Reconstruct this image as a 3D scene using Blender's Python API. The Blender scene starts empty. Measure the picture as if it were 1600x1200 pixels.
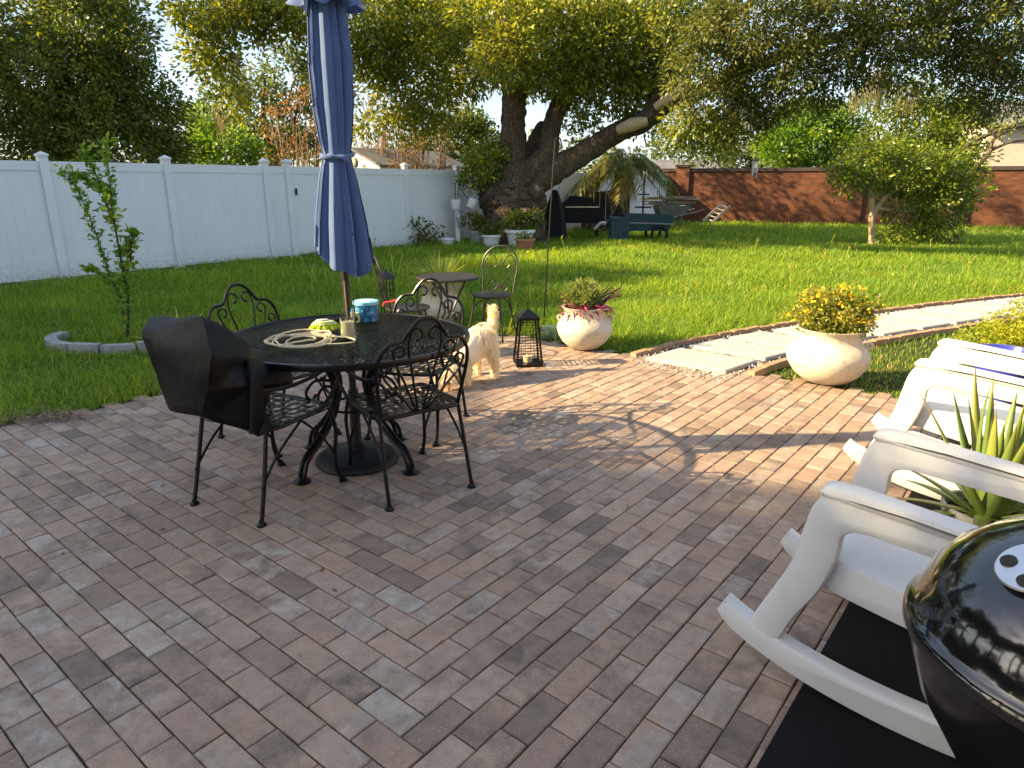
import bpy, math, random
import numpy as np
from math import sin, cos, pi, radians, hypot, atan2
random.seed(7); rng = np.random.default_rng(11)
scene = bpy.context.scene
COL = scene.collection
# ---------------------------------------------------------------- camera
CAM_H, F_PX, PITCH = 1.5, 1060.0, radians(16.5)
cam_d = bpy.data.cameras.new('camera'); cam = bpy.data.objects.new('camera', cam_d); COL.objects.link(cam)
cam.location = (0, 0, CAM_H); cam.rotation_euler = (pi/2-PITCH, 0, 0)
cam_d.sensor_width = 36.0; cam_d.lens = 36.0*F_PX/1600.0; cam_d.clip_start = 0.05; cam_d.clip_end = 2000
scene.camera = cam
# ---------------------------------------------------------------- light
SUN_EL, SUN_AZ = radians(29.0), radians(263.0)          # azimuth clockwise from +Y
sdir = (sin(SUN_AZ)*cos(SUN_EL), cos(SUN_AZ)*cos(SUN_EL), sin(SUN_EL))
sd = bpy.data.lights.new('sun', 'SUN'); sd.energy = 5.0; sd.angle = radians(0.6); sd.color = (1.0, 0.76, 0.42)
sun = bpy.data.objects.new('sun', sd); COL.objects.link(sun); sun.location = (-20, 0, 20)
from mathutils import Vector, Matrix
sun.rotation_euler = Vector(sdir).to_track_quat('Z', 'Y').to_euler()
w = bpy.data.worlds.new('World'); scene.world = w; w.use_nodes = True
nt = w.node_tree; nt.nodes.clear()
sky = nt.nodes.new('ShaderNodeTexSky'); sky.sky_type = 'NISHITA'; sky.sun_disc = False
sky.sun_elevation = SUN_EL; sky.sun_rotation = SUN_AZ; sky.air_density = 1.0; sky.dust_density = 1.6; sky.ozone_density = 1.0
bg = nt.nodes.new('ShaderNodeBackground'); bg.inputs[1].default_value = 0.11
# thin cloud veil, the same all over the sky
tc = nt.nodes.new('ShaderNodeTexCoord'); mp = nt.nodes.new('ShaderNodeMapping'); mp.inputs['Scale'].default_value = (2, 2, 6)
nz = nt.nodes.new('ShaderNodeTexNoise'); nz.inputs['Scale'].default_value = 2.2; nz.inputs['Detail'].default_value = 7
rp = nt.nodes.new('ShaderNodeValToRGB'); rp.color_ramp.elements[0].position = 0.42; rp.color_ramp.elements[1].position = 0.72
rp.color_ramp.elements[0].color = (0.35, 0.35, 0.35, 1); rp.color_ramp.elements[1].color = (0.85, 0.85, 0.85, 1)
mx = nt.nodes.new('ShaderNodeMixRGB'); mx.inputs[2].default_value = (1.85, 2.2, 2.7, 1)
out = nt.nodes.new('ShaderNodeOutputWorld'); L = nt.links.new
L(tc.outputs['Generated'], mp.inputs[0]); L(mp.outputs[0], nz.inputs['Vector']); L(nz.outputs['Fac'], rp.inputs[0])
L(rp.outputs[0], mx.inputs[0]); L(sky.outputs[0], mx.inputs[1]); L(mx.outputs[0], bg.inputs[0]); L(bg.outputs[0], out.inputs[0])
vs = scene.view_settings; vs.view_transform = 'Standard'; vs.look = 'None'; vs.exposure = 1.85; vs.gamma = 1.0; vs.use_curve_mapping = False
scene.render.engine = 'CYCLES'
scene.cycles.max_bounces = 8; scene.cycles.transparent_max_bounces = 12

# ================================================================ helpers
SP, CP = sin(PITCH), cos(PITCH)
def G(x, y, z=0.0):                       # photo pixel -> point at height z
    u, v = (x-800)/F_PX, (y-600)/F_PX; t = (CAM_H-z)/(SP+v*CP)
    return (u*t, (CP-v*SP)*t, z)
def AT(x, y, Y):                          # photo pixel -> point at forward distance Y
    u, v = (x-800)/F_PX, (y-600)/F_PX; t = Y/(CP-v*SP)
    return (u*t, Y, CAM_H-(SP+v*CP)*t)
def PR(X, Y, z):
    fw = Y*CP+(CAM_H-z)*SP; dn = -Y*SP+(CAM_H-z)*CP
    return 800+F_PX*X/fw, 600+F_PX*dn/fw
PXM = lambda Y: 1060.0/Y                  # photo pixels per metre at distance Y

class MB:
    """collects quads / tris into one mesh"""
    def __init__(s): s.v = []; s.f = []
    def add(s, vs, fs):
        o = len(s.v); s.v += [tuple(map(float, q)) for q in vs]; s.f += [tuple(i+o for i in q) for q in fs]; return s
    def box(s, c, d, rz=0.0, M=None):
        hx, hy, hz = d[0]/2, d[1]/2, d[2]/2; ca, sa = cos(rz), sin(rz); vs = []
        for z in (-hz, hz):
            for x, y in ((-hx, -hy), (hx, -hy), (hx, hy), (-hx, hy)):
                q = Vector((x, y, z))
                if M is not None: q = M @ q
                vs.append((c[0]+q.x*ca-q.y*sa, c[1]+q.x*sa+q.y*ca, c[2]+q.z))
        return s.add(vs, [(3, 2, 1, 0), (4, 5, 6, 7), (0, 1, 5, 4), (1, 2, 6, 5), (2, 3, 7, 6), (3, 0, 4, 7)])
    def bar(s, a, b, wd, th=None, up=(0, 0, 1)):
        a, b = Vector(a), Vector(b); th = th or wd; d = (b-a); ln = d.length; d.normalize(); u = Vector(up)
        if abs(d.dot(u)) > .98: u = Vector((1, 0, 0))
        x = d.cross(u).normalized()*wd/2; y = x.cross(d).normalized()*th/2
        vs = [p+sx*x+sy*y for p in (a, b) for sx, sy in ((-1, -1), (1, -1), (1, 1), (-1, 1))]
        return s.add(vs, [(0, 1, 2, 3), (7, 6, 5, 4), (0, 4, 5, 1), (1, 5, 6, 2), (2, 6, 7, 3), (3, 7, 4, 0)])
    def tube(s, pts, r, n=8, cap=True, closed=False):
        P = [Vector(p) for p in pts]; m = len(P)
        if not hasattr(r, '__len__'): r = [r]*m
        T = []
        for i in range(m):
            if closed: t = P[(i+1) % m]-P[i-1]
            else: t = P[min(i+1, m-1)]-P[max(i-1, 0)]
            T.append(t.normalized() if t.length > 1e-9 else Vector((0, 0, 1)))
        u = Vector((0, 0, 1)) if abs(T[0].z) < .9 else Vector((1, 0, 0))
        u = (u-T[0]*u.dot(T[0])).normalized(); vs = []
        for i in range(m):
            u = (u-T[i]*u.dot(T[i])); u = u.normalized() if u.length > 1e-6 else T[i].orthogonal().normalized()
            b = T[i].cross(u)
            for k in range(n):
                a = 2*pi*k/n; vs.append(P[i]+(u*cos(a)+b*sin(a))*r[i])
        fs = []
        for i in range(m if closed else m-1):
            j = (i+1) % m
            for k in range(n): fs.append((i*n+k, i*n+(k+1) % n, j*n+(k+1) % n, j*n+k))
        if cap and not closed:
            fs.append(tuple(range(n-1, -1, -1))); fs.append(tuple((m-1)*n+k for k in range(n)))
        return s.add(vs, fs)
    def lathe(s, prof, c=(0, 0, 0), n=32, rot=0.0, close=False):
        vs = []; fs = []; m = len(prof)
        for r, z in prof:
            for k in range(n):
                a = 2*pi*k/n+rot; vs.append((c[0]+r*cos(a), c[1]+r*sin(a), c[2]+z))
        for i in range(m-1):
            for k in range(n): fs.append((i*n+k, i*n+(k+1) % n, (i+1)*n+(k+1) % n, (i+1)*n+k))
        if prof[0][0] > 1e-4 and close: fs.append(tuple(range(n-1, -1, -1)))
        if prof[-1][0] > 1e-4 and close: fs.append(tuple((m-1)*n+k for k in range(n)))
        return s.add(vs, fs)
    def prism(s, poly, z0, z1):
        n = len(poly)
        return s.add([(x, y, z0) for x, y in poly]+[(x, y, z1) for x, y in poly],
                     [tuple(range(n-1, -1, -1)), tuple(range(n, 2*n))]+[(i, (i+1) % n, n+(i+1) % n, n+i) for i in range(n)])
    def xf(s, M, start=0):
        for i in range(start, len(s.v)): s.v[i] = tuple(M @ Vector(s.v[i]))
        return s
    def build(s, name, mat, parent=None, smooth=True, off=None):
        me = bpy.data.meshes.new(name)
        v = s.v if off is None else [(a-off[0], b-off[1], c-off[2]) for a, b, c in s.v]
        me.from_pydata(v, [], s.f); me.update()
        if smooth: me.polygons.foreach_set('use_smooth', [True]*len(me.polygons)); auto_smooth(me)
        return link(name, me, mat, parent)
def auto_smooth(me, ang=0.7):
    try: me.set_sharp_from_angle(angle=ang)
    except Exception: pass
def link(name, me, mat, parent=None):
    o = bpy.data.objects.new(name, me); COL.objects.link(o)
    if mat is not None and not me.materials: me.materials.append(mat)
    if parent is not None: o.parent = parent
    return o
def np_mesh(name, V, k, mat, parent=None, attrs=None, smooth=False):
    """V (n*k,3): n separate k-gons"""
    n = len(V)//k; me = bpy.data.meshes.new(name)
    me.vertices.add(n*k); me.vertices.foreach_set('co', np.ascontiguousarray(V, dtype=np.float32).ravel())
    me.loops.add(n*k); me.loops.foreach_set('vertex_index', np.arange(n*k, dtype=np.int32))
    me.polygons.add(n); me.polygons.foreach_set('loop_start', np.arange(0, n*k, k, dtype=np.int32))
    for nm, a in (attrs or {}).items():
        at = me.attributes.new(nm, 'FLOAT', 'POINT'); at.data.foreach_set('value', np.repeat(a, k).astype(np.float32))
    me.update(calc_edges=True); me.validate()
    return link(name, me, mat, parent)
def tag(o, label, cat, group=None):
    o['label'] = label; o['category'] = cat
    if group: o['group'] = group
    return o
def thing(name, label, cat, loc=(0, 0, 0), rz=0.0, group=None):
    o = bpy.data.objects.new(name, None); COL.objects.link(o); o.location = loc; o.rotation_euler = (0, 0, rz)
    o.empty_display_size = .1
    return tag(o, label, cat, group)
def struct(o): o['kind'] = 'structure'; return o
def stuff(o): o['kind'] = 'stuff'; return o
def dup(root, loc, rz, label):
    r = root.copy(); COL.objects.link(r); r.location = loc; r.rotation_euler = (0, 0, rz); r['label'] = label
    for ch in list(root.children):
        c = ch.copy(); COL.objects.link(c); c.parent = r
        for g_ in list(ch.children):
            d_ = g_.copy(); COL.objects.link(d_); d_.parent = c
    return r
def smoothpath(P, n=8, closed=False):
    P = [Vector(p) for p in P]; m = len(P); out_ = []
    for i in range(m if closed else m-1):
        if closed: a, b, c, d = P[i-1], P[i], P[(i+1) % m], P[(i+2) % m]
        else: a, b, c, d = P[max(i-1, 0)], P[i], P[i+1], P[min(i+2, m-1)]
        for k in range(n):
            t = k/n; out_.append(.5*((2*b)+(c-a)*t+(2*a-5*b+4*c-d)*t*t+(-a+3*b-3*c+d)*t**3))
    if not closed: out_.append(P[-1])
    return out_
def interp(vals, n):
    m = len(vals); xs = np.linspace(0, m-1, n); return list(np.interp(xs, range(m), vals))

# ================================================================ materials
class NB:
    def __init__(s, name):
        s.m = bpy.data.materials.new(name); s.m.use_nodes = True; s.t = s.m.node_tree; s.t.nodes.clear()
        s.out = s.n('OutputMaterial')
    def n(s, ty, **kw):
        nd = s.t.nodes.new('ShaderNode'+ty)
        for k, v in kw.items(): setattr(nd, k, v)
        return nd
    def l(s, a, b): s.t.links.new(a, b)
    def mix(s, fac, a, b, mode='MIX'):
        m = s.n('MixRGB'); m.blend_type = mode
        for i, x in ((0, fac), (1, a), (2, b)):
            if hasattr(x, 'links') or hasattr(x, 'is_linked'): s.l(x, m.inputs[i])
            elif i == 0: m.inputs[0].default_value = x
            else: m.inputs[i].default_value = (*x, 1) if len(x) == 3 else x
        return m.outputs[0]
    def noise(s, scale, detail=5, rough=.55, vec=None, dist=0.0):
        nd = s.n('TexNoise'); nd.inputs['Scale'].default_value = scale; nd.inputs['Detail'].default_value = detail
        nd.inputs['Roughness'].default_value = rough; nd.inputs['Distortion'].default_value = dist
        if vec is not None: s.l(vec, nd.inputs['Vector'])
        return nd.outputs['Fac']
    def ramp(s, fac, *stops):
        r = s.n('ValToRGB'); s.l(fac, r.inputs[0]); e = r.color_ramp.elements
        while len(e) < len(stops): e.new(.5)
        for q, (p, c) in zip(e, stops): q.position = p; q.color = (*c, 1) if len(c) == 3 else c
        return r.outputs[0]
    def fr(s, fac, a, b):
        return s.ramp(fac, (a, (0, 0, 0)), (b, (1, 1, 1))) if a < b else s.ramp(fac, (b, (1, 1, 1)), (a, (0, 0, 0)))
    def obj(s, scale=None):
        o = s.n('TexCoord').outputs['Object']
        return s.mapv(o, scale) if scale else o
    def pos(s, scale=None):
        o = s.n('NewGeometry').outputs['Position']
        return s.mapv(o, scale) if scale else o
    def mapv(s, v, scale, rot=(0, 0, 0)):
        m = s.n('Mapping'); m.inputs['Scale'].default_value = scale; m.inputs['Rotation'].default_value = rot; s.l(v, m.inputs[0]); return m.outputs[0]
    def attr(s, name): return s.n('Attribute', attribute_name=name).outputs['Fac']
    def bump(s, h, strength=.3, dist=.01):
        b = s.n('Bump'); b.inputs['Strength'].default_value = strength; b.inputs['Distance'].default_value = dist; s.l(h, b.inputs['Height']); return b.outputs[0]
    def pbr(s, col, rough=.6, metal=0.0, spec=.5, normal=None, **kw):
        p = s.n('BsdfPrincipled')
        for nm, x in (('Base Color', col), ('Roughness', rough), ('Metallic', metal), ('Specular IOR Level', spec)):
            if hasattr(x, 'is_linked'): s.l(x, p.inputs[nm])
            elif nm == 'Base Color': p.inputs[nm].default_value = (*x, 1)
            else: p.inputs[nm].default_value = x
        for k, v in kw.items(): p.inputs[k.replace('_', ' ')].default_value = v
        if normal is not None: s.l(normal, p.inputs['Normal'])
        s.l(p.outputs[0], s.out.inputs[0]); return s.m
    def leafy(s, col, trans=.45, rough=.5, tcol=None, gloss=.5):
        p = s.n('BsdfPrincipled'); s.l(col, p.inputs['Base Color']); p.inputs['Roughness'].default_value = rough; p.inputs['Specular IOR Level'].default_value = gloss
        t = s.n('BsdfTranslucent'); s.l(tcol if tcol is not None else s.mix(1.0, col, (1.5, 1.35, .55), 'MULTIPLY'), t.inputs[0])
        m = s.n('MixShader'); m.inputs[0].default_value = trans; s.l(p.outputs[0], m.inputs[1]); s.l(t.outputs[0], m.inputs[2])
        s.l(m.outputs[0], s.out.inputs[0]); return s.m
def plain(name, col, rough=.6, metal=0.0, spec=.5, var=.12, scale=20, bump=.1, **kw):
    b = NB(name); o = b.obj(); n1 = b.noise(scale, 6, .6, o); n2 = b.noise(scale*.18, 3, .5, o)
    c = b.mix(b.fr(n1, .35, .7), tuple(x*(1-var) for x in col), tuple(min(1, x*(1+var)) for x in col))
    c = b.mix(b.fr(n2, .45, .8), c, tuple(x*(1-var*1.5) for x in col))
    r = b.n('MapRange'); b.l(n2, r.inputs[0]); r.inputs[3].default_value = max(.02, rough-.08); r.inputs[4].default_value = min(1, rough+.12)
    return b.pbr(c, r.outputs[0], metal, spec, b.bump(n1, bump, .004), **kw)
def leafmat(name, dark, mid, lite, trans=.45, rough=.5, brown=None, gloss=.4):
    b = NB(name); v = b.attr('var')
    st = [(0.0, dark), (.5, mid), (.92, lite)]
    if brown: st.append((.97, brown))
    return b.leafy(b.ramp(v, *st), trans, rough, gloss=gloss)
M = {}
def paver_mat(name, use_obj):
    b = NB(name)
    if use_obj:
        oi = b.n('ObjectInfo'); sep = b.n('SeparateColor'); b.l(oi.outputs['Color'], sep.inputs[0]); r1, r2 = sep.outputs[0], sep.outputs[1]
    else: r1, r2 = b.attr('v1'), b.attr('v2')
    base = b.ramp(r1, (0, (.14, .108, .086)), (.07, (.22, .165, .127)), (.30, (.32, .225, .165)), (.60, (.385, .268, .19)), (.90, (.40, .30, .225)), (1, (.42, .36, .30)))
    pos = b.pos(); rot = b.mapv(pos, (1, 1, 1), (0, 0, -radians(51)))
    alt = b.ramp(r2, (0, (.21, .158, .122)), (.4, (.31, .22, .162)), (.75, (.38, .285, .215)), (1, (.33, .28, .235)))
    base = b.mix(b.fr(b.noise(8.5, 4, .6, pos, .4), .40, .62), base, alt)
    streak = b.noise(1.0, 6, .62, b.mapv(rot, (9, 3.2, 5)), .6)
    streak2 = b.noise(1.0, 6, .62, b.mapv(rot, (3.2, 10, 5)), .6)
    sm = b.mix(r2, streak, streak2)
    c = b.mix(b.fr(sm, .50, .72), base, b.mix(1.0, base, (.66, .64, .64), 'MULTIPLY'))
    white = b.noise(1.0, 8, .7, b.mapv(rot, (16, 10, 8)), .8)
    wl = b.n('Math', operation='MULTIPLY'); b.l(b.fr(white, .54, .72), wl.inputs[0]); b.l(b.fr(r2, .55, 1.0), wl.inputs[1])
    c = b.mix(wl.outputs[0], c, (.46, .44, .41))
    big = b.noise(.8, 4, .55, pos); c = b.mix(b.fr(big, .35, .75), c, b.mix(1.0, c, (.80, .78, .76), 'MULTIPLY'))
    mott = b.noise(24, 6, .7, pos); c = b.mix(b.fr(mott, .48, .72), c, b.mix(1.0, c, (.74, .72, .70), 'MULTIPLY')); c = b.mix(b.fr(mott, .42, .28), c, b.mix(1.0, c, (1.18, 1.17, 1.16), 'MULTIPLY'))
    grit = b.noise(170, 3, .75, pos); c = b.mix(b.fr(grit, .62, .72), c, (.58, .54, .50)); c = b.mix(b.fr(grit, .38, .28), c, (.13, .10, .08))
    g2 = b.noise(60, 5, .75, pos)
    return b.pbr(c, .72, 0, .35, b.bump(b.mix(.5, grit, g2), .35, .003))
M['paver'] = paver_mat('paver_concrete', True); M['paver_far'] = paver_mat('paver_concrete_field', False)
def m_():
    b = NB('joint_sand'); n_ = b.noise(120, 5, .7, b.pos()); return b.pbr(b.ramp(n_, (.3, (.035, .027, .02)), (.8, (.10, .08, .06))), .95, 0, .2, b.bump(n_, .6, .004))
M['joint'] = m_()
def m_():
    b = NB('lawn_soil'); p = b.pos(); n1 = b.noise(3, 6, .6, p); n2 = b.noise(40, 5, .7, p)
    c = b.mix(b.fr(n1, .35, .7), (.030, .050, .012), (.050, .065, .018)); c = b.mix(b.fr(n2, .5, .75), c, (.075, .058, .035))
    return b.pbr(c, .95, 0, .1, b.bump(n2, .8, .02))
M['soil'] = m_()
def m_():
    b = NB('grass_blades'); v = b.attr('var'); p = b.pos(); n1 = b.noise(.55, 4, .6, p)
    c = b.ramp(v, (0, (.052, .135, .016)), (.4, (.15, .29, .032)), (.8, (.28, .43, .05)), (.93, (.37, .46, .08)), (.97, (.46, .41, .18)))
    c = b.mix(b.fr(n1, .35, .7), c, b.mix(1.0, c, (1.5, 1.18, .85), 'MULTIPLY')); c = b.mix(b.fr(b.noise(1.3, 5, .7, p), .62, .74), c, b.mix(1.0, c, (.62, .66, .7), 'MULTIPLY'))
    return b.leafy(c, .5, .5, gloss=.3)
M['grass'] = m_()
def m_():
    b = NB('white_vinyl'); o = b.pos(); n_ = b.noise(2.2, 5, .6, b.mapv(o, (1, 1, .5))); d = b.noise(30, 4, .6, o)
    sep = b.n('SeparateXYZ'); b.l(o, sep.inputs[0])
    low = b.n('MapRange'); b.l(sep.outputs[2], low.inputs[0]); low.inputs[1].default_value = .35; low.inputs[2].default_value = 0.0
    splash = b.n('Math', operation='MULTIPLY'); b.l(low.outputs[0], splash.inputs[0]); b.l(b.fr(d, .40, .62), splash.inputs[1])
    c = b.mix(b.fr(n_, .4, .8), (.76, .79, .82), (.70, .73, .76)); c = b.mix(splash.outputs[0], c, (.42, .42, .36))
    p = b.n('BsdfPrincipled'); b.l(c, p.inputs['Base Color']); p.inputs['Roughness'].default_value = .42
    t = b.n('BsdfTranslucent'); t.inputs[0].default_value = (.85, .78, .55, 1)
    m = b.n('MixShader'); m.inputs[0].default_value = .10; b.l(p.outputs[0], m.inputs[1]); b.l(t.outputs[0], m.inputs[2]); b.l(m.outputs[0], b.out.inputs[0]); return b.m
M['vinyl'] = m_()
def m_():
    b = NB('garden_brick'); uv = b.obj(); br = b.n('TexBrick'); b.l(uv, br.inputs['Vector'])
    for k, v in (('Color1', (.175, .064, .030, 1)), ('Color2', (.105, .038, .022, 1)), ('Mortar', (.105, .072, .054, 1))): br.inputs[k].default_value = v
    br.inputs['Scale'].default_value = 1.0; br.inputs['Mortar Size'].default_value = .008; br.inputs['Brick Width'].default_value = .24; br.inputs['Row Height'].default_value = .085; br.inputs['Bias'].default_value = -.1
    n_ = b.noise(3, 6, .65, uv); c = b.mix(b.fr(n_, .45, .75), br.outputs['Color'], b.mix(1.0, br.outputs['Color'], (.62, .55, .5), 'MULTIPLY'))
    g = b.noise(60, 4, .7, uv)
    inv = b.n('Math', operation='SUBTRACT'); inv.inputs[0].default_value = 1.0; b.l(br.outputs['Fac'], inv.inputs[1])
    return b.pbr(c, .85, 0, .2, b.bump(b.mix(.25, inv.outputs[0], g), .8, .02))
M['brick'] = m_()
M['coping'] = plain('dark_coping', (.05, .035, .03), .8, bump=.4)
def bark(name, c0, c1, sc=1.0):
    b = NB(name); o = b.obj(); v = b.n('TexVoronoi', feature='DISTANCE_TO_EDGE'); v.inputs['Scale'].default_value = 17*sc
    b.l(b.mapv(o, (1, 1, .33)), v.inputs['Vector']); n_ = b.noise(7*sc, 8, .7, b.mapv(o, (1, 1, .4))); fine = b.noise(40*sc, 6, .7, o)
    c = b.mix(b.fr(n_, .3, .7), c0, c1); c = b.mix(b.fr(v.outputs['Distance'], .10, 0), c, tuple(x*.6 for x in c0))
    lich = b.noise(3.2*sc, 5, .6, o); c = b.mix(b.fr(lich, .58, .72), c, (.20, .19, .14))
    return b.pbr(c, .92, 0, .15, b.bump(b.mix(.4, b.fr(v.outputs['Distance'], 0, .3), b.mix(.5, n_, fine)), 1.0, .05))
M['bark'] = bark('oak_bark', (.085, .06, .042), (.20, .15, .105)); M['twig'] = bark('twig_bark', (.10, .075, .05), (.19, .14, .09), 4)
M['pale_wood'] = plain('cut_wood', (.50, .38, .24), .8, scale=14, bump=.3)
M['dead_twig'] = plain('dead_twig', (.24, .165, .10), .85)
M['oak_leaf'] = leafmat('oak_leaf', (.07, .105, .016), (.185, .23, .03), (.42, .42, .05), .42, .45, (.16, .10, .04))
M['shaded_bough_leaf'] = leafmat('oak_leaf_shaded', (.040, .058, .014), (.10, .125, .026), (.24, .25, .045), .35, .5, (.16, .10, .04))  # oak leaf darkened: shade under the overhead boughs is put into the colour
M['dark_leaf'] = leafmat('dark_leaf', (.034, .066, .012), (.10, .15, .022), (.27, .28, .036), .38, .45, (.12, .09, .03))
M['lime_leaf'] = leafmat('lime_leaf', (.05, .12, .014), (.12, .24, .025), (.26, .36, .045), .5, .45)
M['haze_leaf'] = leafmat('pale_leaf', (.05, .075, .03), (.085, .12, .04), (.15, .18, .06), .45, .6)
M['citrus_leaf'] = leafmat('citrus_leaf', (.05, .09, .012), (.13, .19, .02), (.30, .34, .04), .45, .35, gloss=.5)
M['brown_leaf'] = leafmat('brown_leaf', (.14, .07, .03), (.25, .13, .05), (.34, .21, .09), .4, .7)
M['moss'] = leafmat('spanish_moss', (.12, .11, .07), (.19, .17, .11), (.27, .24, .15), .35, .9)
M['palm_leaf'] = leafmat('palm_leaf', (.10, .13, .03), (.22, .25, .06), (.40, .38, .13), .4, .4, (.46, .33, .14))
M['spike_leaf'] = leafmat('spiky_grass', (.13, .20, .03), (.28, .36, .06), (.50, .52, .13), .5, .4)
M['straw'] = leafmat('dry_straw', (.30, .22, .11), (.42, .32, .17), (.52, .42, .24), .4, .8)
M['purple_leaf'] = leafmat('purple_leaf', (.09, .012, .045), (.22, .03, .09), (.38, .09, .15), .4, .4)
M['herb_leaf'] = leafmat('herb_leaf', (.08, .12, .025), (.17, .23, .055), (.32, .36, .11), .4, .5, (.22, .10, .03))
M['flower_leaf'] = leafmat('lantana_leaf', (.08, .09, .015), (.19, .22, .03), (.36, .36, .045), .4, .5, (.16, .085, .035))
M['yellow_petal'] = leafmat('yellow_petal', (.60, .40, .01), (.72, .46, .012), (.80, .56, .02), .3, .6)
M['pink_petal'] = leafmat('pink_petal', (.45, .25, .32), (.55, .34, .40), (.62, .45, .5), .3, .6)
M['fern_leaf'] = leafmat('feathery_leaf', (.17, .22, .015), (.30, .35, .02), (.46, .46, .035), .5, .6)
def m_():
    b = NB('blue_canvas'); o = b.obj(); wv = b.noise(500, 2, .6, b.mapv(o, (1, 1, .3))); n_ = b.noise(5, 5, .6, o)
    c = b.mix(b.fr(n_, .35, .75), (.055, .105, .25), (.080, .135, .30))
    p = b.n('BsdfPrincipled'); b.l(c, p.inputs['Base Color']); p.inputs['Roughness'].default_value = .8; p.inputs['Sheen Weight'].default_value = .2
    b.l(b.bump(wv, .15, .002), p.inputs['Normal']); t = b.n('BsdfTranslucent'); t.inputs[0].default_value = (.09, .15, .36, 1)
    m = b.n('MixShader'); m.inputs[0].default_value = .12; b.l(p.outputs[0], m.inputs[1]); b.l(t.outputs[0], m.inputs[2]); b.l(m.outputs[0], b.out.inputs[0]); return b.m
M['canvas'] = m_()
M['iron'] = plain('black_iron', (.0035, .0034, .0034), .28, .0, .32, scale=60, bump=.15)
M['iron_worn'] = plain('dark_bronze_metal', (.030, .027, .024), .38, .3, .5, scale=40, bump=.1)
M['resin'] = plain('black_resin', (.004, .005, .006), .5, 0, .3, scale=50, bump=.15)
def m_():
    b = NB('black_vinyl_cover'); o = b.obj(); n1 = b.noise(6, 5, .6, o); n2 = b.noise(240, 3, .6, o); n3 = b.noise(16, 4, .6, b.mapv(o, (1, 1, .4)))
    return b.pbr(b.mix(b.fr(n1, .4, .7), (.0018, .0018, .002), (.004, .0038, .0036)), b.ramp(n1, (.3, (.36, .36, .36)), (.7, (.44, .44, .44))), 0, .20, b.bump(b.mix(.80, n2, n3), .5, .02))
M['cover'] = m_()
def m_():
    b = NB('whitewashed_terracotta'); o = b.obj(); n1 = b.noise(5, 6, .65, o); n2 = b.noise(26, 6, .7, o); n3 = b.noise(90, 4, .7, o)
    sep = b.n('SeparateXYZ'); b.l(o, sep.inputs[0])
    c = b.mix(b.fr(n1, .35, .7), (.60, .56, .47), (.50, .455, .365)); c = b.mix(b.fr(n2, .55, .66), c, (.42, .36, .28))
    c = b.mix(b.fr(n2, .37, .31), c, (.30, .26, .20))
    c = b.mix(b.fr(b.noise(3.2, 6, .7, b.mapv(o, (1, 1, 2.5))), .56, .70), c, (.42, .28, .16))
    return b.pbr(c, .88, 0, .2, b.bump(b.mix(.5, n2, n3), .55, .012))
M['clay_white'] = m_()
def m_():
    b = NB('white_plastic'); o = b.obj(); n1 = b.noise(4, 5, .6, o); n2 = b.noise(18, 7, .75, b.mapv(o, (1, 1, .35)))
    c = b.mix(b.fr(n1, .4, .8), (.60, .60, .59), (.54, .54, .53)); c = b.mix(b.fr(n2, .60, .78), c, (.50, .47, .42))
    return b.pbr(c, .42, 0, .5, b.bump(n2, .06, .004))
M['plastic'] = m_()
def m_():
    b = NB('black_rubber_mat'); o = b.pos(); n1 = b.noise(160, 3, .7, o); n2 = b.noise(2.5, 5, .6, o)
    c = b.mix(b.fr(n2, .4, .8), (.004, .004, .0045), (.009, .0088, .0088)); c = b.mix(b.fr(b.noise(38, 6, .75, o), .68, .74), c, (.085, .08, .075))
    return b.pbr(c, .8, 0, .18, b.bump(n1, .4, .003))
M['mat'] = m_()
M['enamel'] = plain('black_enamel', (.006, .006, .007), .05, 0, .6, var=.02, bump=.0, Coat_Weight=.5, Coat_Roughness=.03)
M['enamel_low'] = plain('black_enamel_bowl', (.010, .009, .009), .16, 0, .5, var=.05, bump=.0)
M['alu'] = plain('aluminium', (.62, .63, .65), .28, .9, .5, var=.05, bump=.05)
M['slab'] = plain('pale_concrete', (.36, .36, .355), .85, scale=30, bump=.3)
M['edging'] = plain('terracotta_edging', (.36, .22, .13), .9, scale=24, var=.25, bump=.5)
M['kerb'] = plain('grey_concrete', (.32, .32, .31), .9, scale=18, var=.2, bump=.4)
M['pebble'] = leafmat('gravel', (.10, .10, .10), (.32, .31, .30), (.60, .60, .58), .02, .8)
M['roof'] = plain('grey_shingles', (.13, .13, .14), .85, scale=8, var=.3, bump=.4)
M['siding'] = plain('cream_siding', (.62, .60, .55), .7); M['stucco'] = plain('beige_stucco', (.50, .41, .33), .9)
M['dark_hole'] = plain('dark_interior', (.012, .012, .012), .8)
M['glass'] = NB('clear_glass').pbr((.95, .97, .97), .03, 0, .5, Transmission_Weight=1.0, IOR=1.45)
M['liquid'] = NB('cloudy_yellow_liquid').pbr((.80, .76, .52), .2, 0, .5, Transmission_Weight=.35, IOR=1.33)
M['lime_fibre'] = leafmat('lime_microfibre', (.50, .62, .02), (.62, .74, .03), (.72, .80, .08), .2, .9)
M['lime'] = plain('lime_plastic', (.55, .62, .22), .5); M['pale_grey'] = plain('pale_grey_plastic', (.62, .63, .58), .5)
def m_():
    b = NB('blue_printed_tin'); o = b.obj(); v = b.n('TexVoronoi'); v.inputs['Scale'].default_value = 26; b.l(o, v.inputs['Vector']); n1 = b.noise(30, 4, .7, o, 1.5)
    c = b.mix(b.fr(v.outputs['Distance'], .42, .25), (.012, .13, .33), (.05, .30, .52)); c = b.mix(b.fr(n1, .58, .64), c, (.42, .62, .74))
    return b.pbr(c, .3, .0, .5)
M['blue_tin'] = m_(); M['aqua'] = plain('aqua_lid', (.22, .55, .70), .35)
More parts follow.
